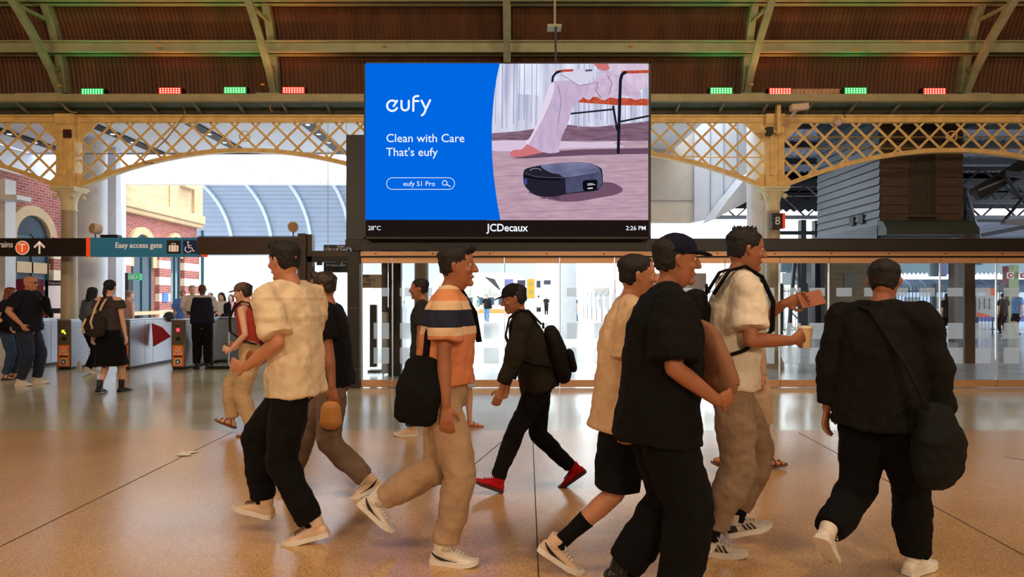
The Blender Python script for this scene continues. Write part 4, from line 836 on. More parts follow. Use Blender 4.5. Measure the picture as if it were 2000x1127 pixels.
MB().box((5.9,21.95,5.1),(34,22.05,5.95)).build('gap_cover_board', dks, label='added dark board covering the bright gap between the middle and far train shed roof bays', cat='fascia')  # added to darken the open gap between the two bays
def girder(a, c, z0, z1, n, lb, wd=.07):
    a = V(a); c = V(c); t = thing('lattice_girder', lb, 'girder', ((a.x+c.x)/2,(a.y+c.y)/2,z0), group='dark lattice girders of the train shed')
    A = lambda u, z: (a.x+(c.x-a.x)*u, a.y+(c.y-a.y)*u, z)
    MB().bar(A(0,z1),A(1,z1),wd*1.6,wd*1.6).build('top_chord', dks, t); MB().bar(A(0,z0),A(1,z0),wd*1.6,wd*1.6).build('bottom_chord', M('pale_edge_steel',(120,126,138),.5), t)
    mb = MB()
    for k in range(n): mb.bar(A(k/n,z0),A((k+1)/n,z1),wd,wd*.5); mb.bar(A(k/n,z1),A((k+1)/n,z0),wd,wd*.5)
    mb.build('web', dks, t)
girder((5.9,20,0),(30,20,0),4.0,5.0,22,'dark lattice girder crossing behind the timber cabin')
girder((10.6,15,0),(22,30,0),3.1,4.0,16,'lattice girder slanting away to the right of the timber cabin')
girder((11.2,14.6,0),(34,21,0),3.2,4.3,20,'lattice girder fanning out at the right edge above the beam')
girder((10.5,17.5,0),(34,17.5,0),4.1,5.0,20,'dark lattice girder right of the timber cabin')
t = thing('girder_strut', 'long dark diagonal strut with a bright lower edge right of the timber cabin', 'strut', (13,15,3.6))
MB().bar(P(1905,380,15),P(2040,300,15),.16,.3).build('strut', dks, t); MB().bar(P(1910,372,14.9),P(2040,318,14.9),.04,.05).build('edge', M('pale_edge_steel'), t)
def valance(x0, x1, Y, z1, z0, lb, col, pitch=.22):
    t = thing('platform_valance', lb, 'valance', ((x0+x1)/2,Y,z0)); n = int((x1-x0)/pitch); pts = [(x0,z1)]
    for k in range(n): pts += [(x0+pitch*k,z0),(x0+pitch*(k+.5),z0-.12)]
    pts += [(x0+pitch*n,z0),(x0+pitch*n,z1)]
    MB().prism(pts, Y, Y+.03).build('board', col, t); MB().box((x0,Y+.03,z1-.08),(x1,Y+.25,z1)).build('gutter', dks, t)
valance(X_(1515,26),X_(1605,26),26,5.6,5.1,'dark toothed canopy valance left of the timber cabin, against the bright sky',dks,.3)
valance(X_(1735,30),X_(2150,30),30,3.15,2.7,'pale blue toothed canopy valance above the silver train',M('pale_blue_valance',(168,200,214),.5),.2)
valance(X_(1525,29),X_(1608,29),29,3.2,2.75,'pale toothed canopy valance behind the lattice steel post',M('pale_blue_valance'),.2)
MB().box((X_(1520,22),22,Z_(458,22)),(X_(1598,22),22.15,Z_(451,22))).build('rail_beam', dks, label='dark horizontal beam under the number eight sign, against the sky', cat='beam')
t = thing('platform_number_sign', 'dark number 8 platform sign with orange edge on the right iron column', 'sign', (X_(1522,13),13,Z_(447,13)))
Y8 = 13.0
MB().box((X_(1508,Y8),Y8,Z_(446,Y8)),(X_(1529,Y8),Y8+.12,Z_(416,Y8))).build('panel', M('sign_black'), t, bev=.005); MB().box((X_(1529,Y8),Y8,Z_(446,Y8)),(X_(1534,Y8),Y8+.12,Z_(416,Y8))).build('edge_strip', emis('edge_strip'), t)
text('8', 22*Y8/F, wh, t, (X_(1518.5,Y8),Y8-.008,Z_(438.5,Y8)), align='CENTER')
# platform objects seen through the right glass
t = thing('lattice_post', 'leaning lattice steel post just right of the number eight column', 'post', (X_(1553,25),25,0)); Yp = 25
MB().bar(P(1552,510,Yp),P(1540,655,Yp),.12,.12).bar(P(1560,510,Yp),P(1562,650,Yp),.12,.12).build('leg', dks, t); mb = MB()
for k in range(6): mb.bar(P(1552-2*k,512+24*k,Yp),P(1561,530+24*k,Yp),.1,.04); 
mb.build('lacing', M('pale_edge_steel'), t)
for px0, px1, Y, py, lb, m in ((1565,1575,25.4,653,'dark riveted post right of the lattice steel post',dks),(1592,1603,25.6,655,'dark purple brown post left of the timber kiosk',M('aubergine_post',(46,38,50),.5)),(1604,1611,25.4,657,'black post against the timber kiosk edge',dks),(1864,1886,21.4,668,'thick dark brown platform post in front of the fence',M('brown_post')),(1968,1973,28,640,'slim maroon signal post at the right',M('maroon_post',(120,24,36),.5)),(1981,1990,27,640,'pale green iron post at the right edge',M('pale_green_post',(150,164,120),.5))):
    Yx = Y; MB().box((X_(px0,Yx),Yx,0),(X_(px1,Yx),Yx+.3,2.9 if px0 > 1950 else 4.6)).build('platform_post', m, label=lb, cat='post')
fm = M('dark_teal_fence', (30,44,48), .45)
def fence(px0, px1, Y, lb, top=2.0):
    x0, x1 = X_(px0,Y), X_(px1,Y); t = thing('picket_fence', lb, 'fence', ((x0+x1)/2,Y,0), group='dark hooped picket fences on the platform')
    mb = MB(); n = int((x1-x0)/.15)
    for k in range(n+1): mb.box((x0+.15*k-.012,Y,.05),(x0+.15*k+.012,Y+.02,top))
    mb.build('picket', fm, t, kind='stuff'); MB().box((x0,Y-.01,.15),(x1,Y+.03,.2)).box((x0,Y-.01,top-.25),(x1,Y+.03,top-.2)).build('rail', fm, t)
    for q in (x0,x1): MB().box((q-.05,Y-.04,0),(q+.05,Y+.06,top+.1)).build('post', fm, t)
fence(1526,1562,26.5,'dark picket fence panel between the number eight column and the lattice post'); fence(1748,1822,27,'dark picket fence panel left of the thick brown post'); fence(1826,1900,27,'dark picket fence panel behind the thick brown post'); fence(1904,1966,27,'dark picket fence panel behind the station map board'); fence(1380,1452,27,'dark picket fence panel seen between the navy capped walker and the backpack walker'); fence(1575,1592,26.6,'narrow dark picket fence piece between two dark posts')
t = thing('map_board', 'grey station map board with orange top and foot on the fence', 'board', (X_(1926,26),26,1)); Ym = 26
MB().box((X_(1908,Ym),Ym,Z_(619,Ym)),(X_(1944,Ym),Ym+.05,Z_(577,Ym))).build('panel', M('map_grey',(190,186,184),.6), t); MB().box((X_(1928,Ym),Ym,Z_(577,Ym)),(X_(1944,Ym),Ym+.05,Z_(563,Ym))).build('header', M('map_orange',(224,96,50),.5), t)
MB().prism([(X_(1908,Ym),Z_(619,Ym)),(X_(1938,Ym),Z_(619,Ym)),(X_(1922,Ym),Z_(613,Ym)),(X_(1908,Ym),Z_(610,Ym))], Ym-.012, Ym-.004).build('orange_wave', M('map_orange'), t)
mb = MB()
for a, c in (((1913,582),(1913,605)),((1923,582),(1923,602)),((1933,582),(1933,605)),((1913,592),(1923,592)),((1926,586),(1940,586)),((1926,600),(1940,600))): mb.bar(P(a[0],a[1],Ym-.012),P(c[0],c[1],Ym-.012),.02,.015)

for px in (1911, 1941): MB().box((X_(px-1,Ym),Ym+.05,0),(X_(px+1,Ym),Ym+.09,Z_(577,Ym))).build('leg', dks, t)
mb.build('map_lines', M('map_ink',(110,110,120),.6), t)
for px in (1974, 1998):
    t = thing('warning_disc', 'white square sign with a red ring, %s' % ('on the slim maroon post' if px < 1990 else 'cut by the right edge of the view'), 'sign', (X_(px,26.8),26.8,2))
    MB().box((X_(px-6,26.8),26.8,Z_(544,26.8)),(X_(px+6,26.8),26.84,Z_(532,26.8))).build('panel', wh, t); rd((X_(px,26.8),Z_(538,26.8)),26.78,.11).build('ring', M('sign_red',(190,40,40),.5), t); rd((X_(px,26.8),Z_(538,26.8)),26.77,.05).build('centre', wh, t)
for px, lb in ((1826,'pale blank side of the hanging train indicator'),(1843,'blue hanging train indicator screen')):
    t = thing('train_indicator', lb+' left of the thick brown post', 'screen', (X_(px,22),22,2.3)); MB().prism([(X_(px-9,22),Z_(540,22)),(X_(px+6,22),Z_(540,22)),(X_(px+10,22),Z_(505,22)),(X_(px-11,22),Z_(505,22))], 22, 22.1).build('casing', M('indicator_pale',(160,186,200),.4), t)
    if px == 1843:
        MB().box((X_(px-7,22),21.98,Z_(537,22)),(X_(px+7,22),22,Z_(512,22))).build('display', M('indicator_blue',(120,140,190),.3,emit=(120,140,200),es=.4), t)
        mb = MB()
        for k in range(6): mb.box((X_(px-5,22),21.975,Z_(534-4*k,22)),(X_(px+2+(k%3),22),21.98,Z_(533-4*k,22)))
        mb.build('text_line', wh, t)
t = thing('station_name_sign', 'white station name board behind the dark riveted post', 'sign', (X_(1575,31),31,2)); MB().box((X_(1528,31),31,Z_(557,31)),(X_(1608,31),31.05,Z_(533,31))).build('board', M('name_board',(214,220,226),.5), t)
for px in (1531, 1605): MB().box((X_(px-1,31),31.05,0),(X_(px+1,31),31.1,Z_(533,31))).build('post', dks, t)
text('CENTRAL', 13*31/F, M('name_ink',(50,56,70),.5), t, (X_(1585,31),30.98,Z_(548.5,31)), align='CENTER')
MB().box((X_(1610,26),24.2,0),(X_(1611,26),24.3,.3)).build('kerb_stone', dks, label='small dark kerb at the foot of the timber kiosk', cat='kerb') if False else None
t = thing('suitcase', 'small black suitcase behind the fence left of the thick brown post', 'suitcase', (X_(1763,29),29,0)); MB().box((X_(1756,29),29,.05),(X_(1770,29),29.3,.6)).box((X_(1757,29),29.05,0),(X_(1769,29),29.25,.05)).build('shell', blk, t, bev=.03); MB().bar((X_(1760,29),29.15,.6),(X_(1760,29),29.15,.95),.02,.02).bar((X_(1766,29),29.15,.6),(X_(1766,29),29.15,.95),.02,.02).bar((X_(1760,29),29.15,.95),(X_(1766,29),29.15,.95),.02,.02).build('handle', blk, t)
# ================================================================ PEOPLE
for _n, _s, _st in (('cloth_clouds', .11, 0), ('cloth_folds', .06, 0), ('hair_noise', .022, 0)):
    tx = bpy.data.textures.new(_n, 'CLOUDS'); tx.noise_scale = _s; tx.noise_depth = 2
SK = {'light': (224,172,142), 'tan': (196,134,100), 'mid': (160,102,72), 'dark': (92,58,42)}
def cloth(name, c=(99,99,99), var=.07, rough=.9): return M('cloth_'+name, c, rough, var=var, vs=5, bump=.25, bs=160, spec=.2)
def finish(o, vox, fold=0, tex='cloth_clouds', it=5):
    m = o.modifiers.new('skin', 'REMESH'); m.mode = 'VOXEL'; m.voxel_size = vox; m.use_smooth_shade = True
    m = o.modifiers.new('smooth', 'SMOOTH'); m.factor = .5; m.iterations = it
    if fold:
        m = o.modifiers.new('folds', 'DISPLACE'); m.texture = bpy.data.textures[tex]; m.strength = fold; m.mid_level = .5; m.texture_coords = 'LOCAL'
    return o
def ik(a, c, l1, l2, pole):
    a = V(a); c = V(c); d = c-a; L_ = d.length; mx = (l1+l2)*.999
    if L_ > mx: c = a+d*(mx/L_); d = c-a; L_ = mx
    if L_ < abs(l1-l2)+.02: L_ = abs(l1-l2)+.02
    x = (l1*l1-l2*l2+L_*L_)/(2*L_); h = math.sqrt(max(0, l1*l1-x*x)); u = d.normalized(); p = V(pole); p = p-u*p.dot(u)
    return a+u*x+p.normalized()*h, c
FS = [(-.078,.022,.05),(-.066,.031,.072),(-.035,.037,.088),(.0,.036,.094),(.035,.038,.084),(.07,.042,.064),(.11,.046,.05),(.15,.041,.04),(.178,.026,.03),(.188,.012,.02)]
def footframe(A, yaw, pitch):
    cy, sy = math.cos(yaw), math.sin(yaw); cp, sp_ = math.cos(pitch), math.sin(pitch)
    fd = V((cy*cp, sy*cp, sp_)); fl_ = V((-sy, cy, 0)); fu = fd.cross(fl_); 
    return fd, fl_, fu
def person(name, label, px, Y, face, H=1.72, skin='tan', vox=.008, group=None, hips=0, dz=0, lean=0, side=0, twist=0, head=(0,0,0), la=(0,.1,.08,0), ra=(0,-.1,.08,0), lyaw=8, ryaw=-8,
           lh=None, rh=None, lcurl=.5, rcurl=.5, lpole=(-1,.4,-.3), rpole=(-1,-.4,-.3), build=1.0, top=None, bottom=None, shoe=None, hair=None, glasses=False, female=False, extra=None, detail=True):
    """face: heading in degrees, 0 = towards the right of the view, 90 = away from the viewer. Local frame: x forward, y left, z up"""
    k = H/1.75; b = build
    if dz < .2:      # hips as high as straight legs allow
        dz = max([.004]+[.912-(a_[2]+math.sqrt(max(.01, .845**2-(a_[0]-hips/k)**2))) for a_ in (la, ra) if abs(a_[3]) < 60])
    root = thing(name, label, 'person', (X_(px, Y), Y, 0), math.radians(face), group); BASE[root.name] = V((0,0,0))
    pel = V((hips, 0, .955*k-dz)); ln = math.radians(lean); sd = math.radians(side)
    up = V((math.sin(ln), -math.sin(sd), math.cos(ln)*math.cos(sd))).normalized(); fw = V((math.cos(ln), 0, -math.sin(ln))); lf = up.cross(fw).normalized(); fw = lf.cross(up)
    tw = math.radians(twist); lft = (lf*math.cos(tw)-fw*math.sin(tw)).normalized(); fwt = lft.cross(up)
    T = lambda f, l, u: pel+fw*f*k+lf*l*k+up*u*k
    TT = lambda f, l, u: pel+fwt*f*k+lft*l*k+up*u*k
    shw = (.165 if female else .19)*b**.5
    SL, SR = TT(0,shw,.475), TT(0,-shw,.475); NB = TT(0,0,.52)
    hy, hp, hr = [math.radians(a) for a in head]
    hc = NB+up*(.065*k)+V((.02*k,0,0))*1+V((0,0,.085*k))+fw*(.02*k)
    mat = (Matrix.Rotation(hy, 3, 'Z') @ Matrix.Rotation(-hp, 3, 'Y') @ Matrix.Rotation(hr, 3, 'X'))
    hf, hl, hu = mat @ V((1,0,0)), mat @ V((0,1,0)), mat @ V((0,0,1))
    Hd = lambda f, l, u: hc+hf*f*k+hl*l*k+hu*u*k
    HL, HR = T(-.01,.088,-.045), T(-.01,-.088,-.045)
    g = MB()
    tor = [(-.07,.155,.095,0),(0,.168,.108,0),(.08,.155,.102,0),(.16,.143,.1,.0),(.26,.152,.108,.005),(.36,.165,.112,.005),(.43,.145,.09,0),(.46,.08,.06,0)]
    g.limb([TT(f,0,u) if u > .2 else T(f,0,u) for u,a,c,f in tor], [(a*k*b*(.93 if female else 1),c*k*b) for u,a,c,f in tor], 20, side=lf)
    g.limb([SL,TT(0,.09,.485),TT(0,-.09,.485),SR], [.050*k]*4, 12)
    g.limb([NB-up*.03*k, NB+up*.03*k, Hd(-.015,0,-.06)], [.06*k,.052*k,.05*k], 14)
    hs = [(-.112,.022,.024,.05),(-.1,.04,.05,.035),(-.075,.054,.07,.02),(-.04,.064,.084,.008),(0,.071,.093,0),(.04,.074,.098,-.004),(.075,.066,.088,-.008),(.1,.046,.062,-.01),(.114,.02,.03,-.01)]
    g.tube([Hd(f,0,u) for u,a,c,f in hs], [(a*k,c*k) for u,a,c,f in hs], 24, side=hl)
    if detail:
        g.limb([Hd(.09,0,.022),Hd(.104,0,0),Hd(.111,0,-.024)], [.007*k,.010*k,.0125*k], 8); g.ball(Hd(.099,.011,-.027), .010*k, 8, 6); g.ball(Hd(.099,-.011,-.027), .010*k, 8, 6)
        g.limb([Hd(.07,.045,.03),Hd(.085,.02,.032),Hd(.085,-.02,.032),Hd(.07,-.045,.03)], [.0085*k]*4, 8)
        g.limb([Hd(.08,.02,-.058),Hd(.087,0,-.056),Hd(.08,-.02,-.058)], [.0095*k]*3, 8); g.ball(Hd(.072,0,-.092), .021*k, 10, 6)
        for s_ in (1,-1):
            g.limb([Hd(-.008,.072*s_,.022),Hd(-.014,.081*s_,.012),Hd(-.01,.079*s_,-.014),Hd(0,.072*s_,-.026)], [.009*k,.011*k,.009*k,.007*k], 8); g.ball(Hd(.066,.04*s_,-.02), .02*k, 8, 6)
    J = {}
    # arms
    for s_, S, hnd, pole, curl in ((1,SL,lh,lpole,lcurl),(-1,SR,rh,rpole,rcurl)):
        tgt = V(hnd[:3])*k if hnd else V((hips/k+.02, (shw+.05)*s_, .80))*k
        E, Wr = ik(S, tgt, .285*k, .255*k, pole); J['E%d'%s_] = E; J['W%d'%s_] = Wr
        r = k*b**.5*(.88 if female else 1)
        g.limb([S, S.lerp(E,.35), E], [.052*r,.046*r,.038*r], 12); g.limb([E, E.lerp(Wr,.3), Wr], [.038*r,.039*r,.025*r], 12)
        d = (Wr-E).normalized(); 
        if hnd and len(hnd) > 3: d = V(hnd[3]).normalized()
        inn = V((0,-s_,0)) if not (hnd and len(hnd) > 4) else V(hnd[4]); pn = (inn-d*inn.dot(d)).normalized(); sdv = d.cross(pn)*s_   # palm normal, thumb side
        if not (hnd and len(hnd) > 4) and sdv.x < 0 and d.z < -.5: sdv = -sdv
        g.limb([Wr, Wr+d*.045*k, Wr+d*.085*k], [(.024*k,.017*k),(.034*k,.016*k),(.038*k,.013*k)], 12, side=sdv)
        for q in range(4):
            o_ = sdv*(.030-.0205*q)*k; Lf = (.072,.08,.076,.06)[q]*k; p0 = Wr+d*.082*k+o_; a = curl*.9
            p1 = p0+(d*math.cos(a*.5)+pn*math.sin(a*.5))*Lf*.45; p2 = p1+(d*math.cos(a*1.4)+pn*math.sin(a*1.4))*Lf*.32; p3 = p2+(d*math.cos(a*2.2)+pn*math.sin(a*2.2))*Lf*.25
            g.limb([p0,p1,p2,p3], [.0095*k,.009*k,.0085*k,.0075*k], 8)
        t0 = Wr+d*.03*k+sdv*.024*k; t1 = t0+(d*.6+sdv*.7+pn*.35).normalized()*.038*k; t2 = t1+(d*.9+sdv*.2+pn*.5).normalized()*.034*k
        g.limb([t0,t1,t2], [.013*k,.011*k,.009*k], 8); J['H%d'%s_] = Wr+d*.09*k+pn*.02*k; J['hd%d'%s_] = d; J['pn%d'%s_] = pn; J['sv%d'%s_] = sdv
    # legs and feet
    for s_, Hp, an, yw in ((1,HL,la,lyaw),(-1,HR,ra,ryaw)):
        A = V((an[0], an[1], an[2]))*k if True else None
        Kn, A2 = ik(Hp, A, .44*k, .415*k, (1, .05*s_, 0)); pit = math.radians(an[3]); fd, fl_, fu = footframe(A2, math.radians(yw), pit)
        r = k*b**.4
        g.limb([Hp, Hp.lerp(Kn,.4), Kn], [.085*r,.073*r,.053*r], 14); g.limb([Kn, Kn.lerp(A2,.3), Kn.lerp(A2,.75), A2], [.052*r,.054*r,.036*r,.034*r], 14)
        fp = lambda x, y, z, A2=A2, fd=fd, fl_=fl_, fu=fu: A2+fd*x*k+fl_*y*k+fu*(z-.08)*k
        g.limb([fp(-.045,0,.04),fp(.0,0,.05),fp(.06,0,.035),fp(.12,0,.024),fp(.155,0,.02)], [(.026*k,.03*k),(.03*k,.036*k),(.036*k,.028*k),(.04*k,.018*k),(.03*k,.013*k)], 12, side=fl_)
        J['K%d'%s_] = Kn; J['A%d'%s_] = A2; J['F%d'%s_] = (fp, fd, fl_, fu)
    sm = M('skin_'+skin, SK[skin], .5, var=.05, vs=12, spec=.4)
    body = finish(g.build('body', sm, root), vox if detail else max(vox, .012), it=3 if vox < .01 else 2)
    if detail:
        ey = MB(); 
        for s_ in (1,-1): MB().ball(Hd(.0755,.031*s_,.009), .0105*k, 10, 8).build('eye', M('eye_white',(196,186,174),.3), root, smooth=2); MB().ball(Hd(.0835,.031*s_,.009), .0048*k, 8, 6).build('iris', M('iris_brown',(40,24,16),.2), root, smooth=2)
        MB().limb([Hd(.086,.021,-.059),Hd(.0945,0,-.0575),Hd(.086,-.021,-.059)], [.004*k]*3, 8).build('lips', M('lips_'+skin, tuple(int(v*.75) for v in SK[skin]), .45), root, smooth=2)
    # ---------------- garments
    cv = max(vox, .009)
    if top:
        c = top; g = MB(); lo = c.get('loose', .02); hem = c.get('hem', -.08); col = c.get('collar', 0)
        tt = [(hem,.162+lo*1.3,.11+lo*1.5,0),(hem*.3+.02,.166+lo*1.1,.112+lo*1.2,0),(.14,.15+lo*1.2,.105+lo*1.2,0),(.26,.155+lo,.112+lo,.004),(.36,.168+lo*.7,.116+lo*.8,.004),(.44,.168+lo*.3,.102+lo*.6,0),(.495,.125,.088+lo*.3,0),(.528,.078,.07,.004)]
        g.tube([TT(f,0,u) if u > .2 else T(f,0,u) for u,a,cc,f in tt], [(a*k*b*(.94 if female else 1),cc*k*b) for u,a,cc,f in tt], 24, side=lf)
        g.limb([SL,TT(0,.1,.495),TT(0,-.1,.495),SR], [(.058+lo*.35)*k]*4, 14) if not c.get('strappy') else None
        if col: g.tube([NB-up*.05*k, NB+up*.04*k, NB+up*.045*k], [.085*k,.07*k,.06*k], 16)
        sl_ = c.get('sleeve', .6)
        for s_, S in ((1,SL),(-1,SR)):
            E, Wr = J['E%d'%s_], J['W%d'%s_]; rr = b**.5
            if sl_ <= 0: continue
            if sl_ <= 1: g.tube([S, S.lerp(E,sl_*.5), S.lerp(E,sl_)], [(.062+lo*.4)*k*rr,(.06+lo*.9)*k*rr,(.058+lo*1.0)*k*rr], 16)
            else: g.limb([S, E], [(.06+lo*.5)*k*rr,(.05+lo*.8)*k*rr], 16); g.tube([E-(Wr-E).normalized()*.02, E, E.lerp(Wr,sl_-1)], [(.04+lo*.8)*k,(.05+lo*.7)*k*rr,(.032+lo*.7)*k], 16)
        o = finish(g.build(c.get('name','shirt'), c['m'], root, label=c.get('label')), cv, c.get('fold', .03)*k)
        if 'over' in c: c['over'](root, k, T, TT, J)
    if bottom:
        c = bottom; g = MB(); lo = c.get('loose', .02); kind = c['kind']
        wt_ = [(.13,.142,.1,0),(.05,.16,.112,0),(-.04,.17,.12,0),(-.1,.15,.11,0)]
        g.tube([T(f,0,u) for u,a,cc,f in wt_], [((a+lo*.5)*k*b*(1.0),(cc+lo*.4)*k*b) for u,a,cc,f in wt_], 22, side=lf)
        if kind == 'skirt':
            ln_ = c.get('len', .5); fl0 = c.get('flare', .1); mid = (J['K1']+J['K-1'])*.5
            g.tube([T(0,0,0), T(0,0,-ln_*.5).lerp(V((mid.x,0,T(0,0,-ln_*.5).z)),.4), V(((mid.x+pel.x)*.5,0,T(0,0,-ln_).z))], [(.175*k*b,.125*k*b),((.19+fl0*.5)*k,(.15+fl0*.5)*k),((.2+fl0)*k,(.16+fl0)*k)], 24, side=V((0,1,0)))
        else:
            for s_, Hp in ((1,HL),(-1,HR)):
                Kn, A2 = J['K%d'%s_], J['A%d'%s_]; rr = b**.4
                if kind == 'shorts':
                    q = c.get('len', .8); g.limb([Hp, Hp.lerp(Kn,.5)], [(.09+lo*.5)*k*rr,(.085+lo)*k*rr], 16); g.tube([Hp.lerp(Kn,.45),Hp.lerp(Kn,q)], [(.085+lo)*k*rr,(.078+lo*1.3)*k*rr], 16)
                else:
                    q = c.get('len', .93); g.limb([Hp, Hp.lerp(Kn,.45), Kn], [(.092+lo*.5)*k*rr,(.08+lo*.9)*k*rr,(.06+lo)*k*rr], 18)
                    g.tube([Kn-(A2-Kn)*.03, Kn, Kn.lerp(A2,.35), Kn.lerp(A2,.8), Kn.lerp(A2,q)], [(.055+lo*.8)*k*rr,(.06+lo)*k*rr,(.058+lo)*k*rr,(.045+lo*c.get('cuff',1))*k*rr,(.043+lo*c.get('cuff',1))*k*rr], 18)
        finish(g.build(kind, c['m'], root, label=c.get('label')), cv, c.get('fold', .028)*k)
    if shoe:
        c = shoe
        for s_ in (1,-1):
            fp, fd, fl_, fu = J['F%d'%s_]; kind = c.get('kind','sneaker')
            if kind == 'sandal':
                so = MB(); so.prism([(0,0),(1,0),(1,1)], 0, 1); so = MB(); n = len(FS); rim = [(x, w_+.004) for x, w_, h_ in FS]
                pts = [fp(x,-w_,.0) for x, w_ in rim]+[fp(x,w_,.0) for x, w_ in rim[::-1]]; pt2 = [fp(x,-w_,.016) for x, w_ in rim]+[fp(x,w_,.016) for x, w_ in rim[::-1]]; m_ = len(pts)
                so.add(pts+pt2, [tuple(range(m_)), tuple(range(2*m_-1,m_-1,-1))]+[(i,(i+1)%m_,(i+1)%m_+m_,i+m_) for i in range(m_)])
                sh_ = so.build('sandal', c['m'], root)
                st_ = MB(); 
                for xx, zz in ((.115,.045),(.06,.068)): st_.tube([fp(xx,-.045,.012),fp(xx,-.03,zz*.8),fp(xx,0,zz+.005),fp(xx,.03,zz*.8),fp(xx,.045,.012)], [(.004,.011)]*5, 6)
                st_.tube([fp(-.03,-.04,.02),fp(-.0,-.036,.09),fp(.03,0,.1),fp(0,.036,.09),fp(-.03,.04,.02)], [(.004,.008)]*5, 6)
                st_.build('strap', c['m'], sh_); continue
            hi = 1.0
            up_ = MB(); n = 20; vs = []; ext = c.get('ankle', 0)
            for x, w_, h_ in FS:
                zz0 = .012; hh = h_*(1+ (ext if x < .03 else 0))
                for j in range(n):
                    t = 2*math.pi*j/n; cy_, sy_ = math.cos(t), math.sin(t); yy = w_*math.copysign(abs(cy_)**.75, cy_)*(1 if sy_ < 0 else 1-.25*max(0,sy_)**2); z_ = zz0+(hh-zz0)*(.5+.5*math.copysign(abs(sy_)**.8, sy_)); vs.append(fp(x, yy, z_))
            up_.add(vs, [(i*n+j, i*n+(j+1)%n, (i+1)*n+(j+1)%n, (i+1)*n+j) for i in range(len(FS)-1) for j in range(n)]+[tuple(range(n))[::-1], tuple(range((len(FS)-1)*n, len(FS)*n))])
            if c.get('collar', .5): ch = .105+.09*c.get('collar',.2); up_.tube([fp(-.012,0,.05),fp(-.012,0,.07),fp(-.011,0,(ch+.07)/2),fp(-.01,0,ch-.004),fp(-.01,0,ch)], [(.038*k,.05*k),(.041*k,.052*k),(.043*k,.05*k),(.044*k,.05*k),(.042*k,.048*k)], 18, side=fl_)
            sh_ = up_.build('boot' if kind == 'boot' else 'shoe', c['m'], root, smooth=2); md = sh_.modifiers.new('sub','SUBSURF'); md.levels = md.render_levels = 1
            so = MB(); rim = [(x*1.02, w_+.006) for x, w_, h_ in FS]; th = c.get('sole_h', .026)
            lift = [max(0, (x-.13))*.25 for x, w_ in rim]
            pts = [fp(x,-w_,l_) for (x, w_), l_ in zip(rim,lift)]+[fp(x,w_,l_) for (x, w_), l_ in zip(rim[::-1],lift[::-1])]; pt2 = [fp(x,-w_+.002,th+l_*.6) for (x, w_), l_ in zip(rim,lift)]+[fp(x,w_-.002,th+l_*.6) for (x, w_), l_ in zip(rim[::-1],lift[::-1])]; m_ = len(pts)
            so.add(pts+pt2, [tuple(range(m_)), tuple(range(2*m_-1,m_-1,-1))]+[(i,(i+1)%m_,(i+1)%m_+m_,i+m_) for i in range(m_)]).build('sole', c.get('sole', M('sole_white',(226,218,206),.6)), sh_)
            if c.get('laces'):
                la_ = MB()
                for q in range(5):
                    xx = .03+.018*q; hh = .088-.33*(xx-.03); la_.tube([fp(xx-.004,-.024,hh-.014),fp(xx,-.012,hh-.001),fp(xx+.004,.012,hh-.001),fp(xx,.024,hh-.014)], .0035, 6); la_.tube([fp(xx+.006,.022,hh-.016),fp(xx,.0,hh),fp(xx-.006,-.022,hh-.012)], .0035, 6)
                la_.tube([fp(.03,0,.092),fp(.035,-.03,.105),fp(.05,-.04,.085),fp(.035,-.01,.092),fp(.03,.03,.108),fp(.045,.045,.082)], .003, 6)
                la_.build('laces', c['laces'], sh_, smooth=2)
            def surf(x, z, s2):
                for (xa,wa,ha),(xb,wb,hb) in zip(FS, FS[1:]):
                    if xa <= x <= xb: t = (x-xa)/(xb-xa); w_ = wa+(wb-wa)*t; h_ = ha+(hb-ha)*t; break
                else: w_, h_ = FS[-1][1:]
                q = max(-1, min(1, ((z-.012)/(h_-.012)-.5)*2)); sn = math.copysign(abs(q)**1.25, q); cs = math.sqrt(max(0,1-sn*sn))**.75*(1-.25*max(0,sn)**2)
                return fp(x, s2*(w_*cs+.0035), z)
            if c.get('mark') == 'swoosh':
                for s2 in (1,-1):
                    mk = MB(); n = 14; a_, b2 = [], []
                    for q in range(n+1):
                        u = q/n; x = .085-.15*u; zc = .030+.034*u**1.6 - .010*math.sin(math.pi*u)*(1) ; th_ = .010*math.sin(math.pi*min(1,max(.02,1-u))**.6)+.0006
                        a_.append(surf(x, zc+th_*.9, s2)); b2.append(surf(x, zc-th_*.9, s2))
                    mk.add(a_+b2, [(i,i+1,i+n+2,i+n+1) for i in range(n)]); mk.build('side_mark', c['mark_m'], sh_, smooth=2, label='dark curved swoosh on the side of the shoe')
            if c.get('mark') == 'stripes':
                for s2 in (1,-1):
                    for q in range(3):
                        x0 = .0+.024*q; a_ = [surf(x0+.03-.022*u/5+.0, .03+.007*u, s2) for u in range(6)]; b2 = [surf(x0+.042-.022*u/5, .03+.007*u, s2) for u in range(6)]
                        MB().add(a_+b2, [(i,i+1,i+7,i+6) for i in range(5)]).build('side_stripe', c['mark_m'], sh_, smooth=2)
                    MB().add([surf(-.07+.014*u, .03, s2) for u in range(5)]+[surf(-.07+.012*u, .068, s2) for u in range(5)], [(i,i+1,i+6,i+5) for i in range(4)]).build('heel_patch', c['mark_m'], sh_, smooth=2)
            if c.get('sock'):
                Kn, A2 = J['K%d'%s_], J['A%d'%s_]; MB().tube([A2, A2.lerp(Kn,c['sock'][0]*.5), A2.lerp(Kn,c['sock'][0])], [.042*k,.041*k,.05*k*(1 if c['sock'][0] > .3 else .85)], 16).build('sock', c['sock'][1], root, smooth=2)
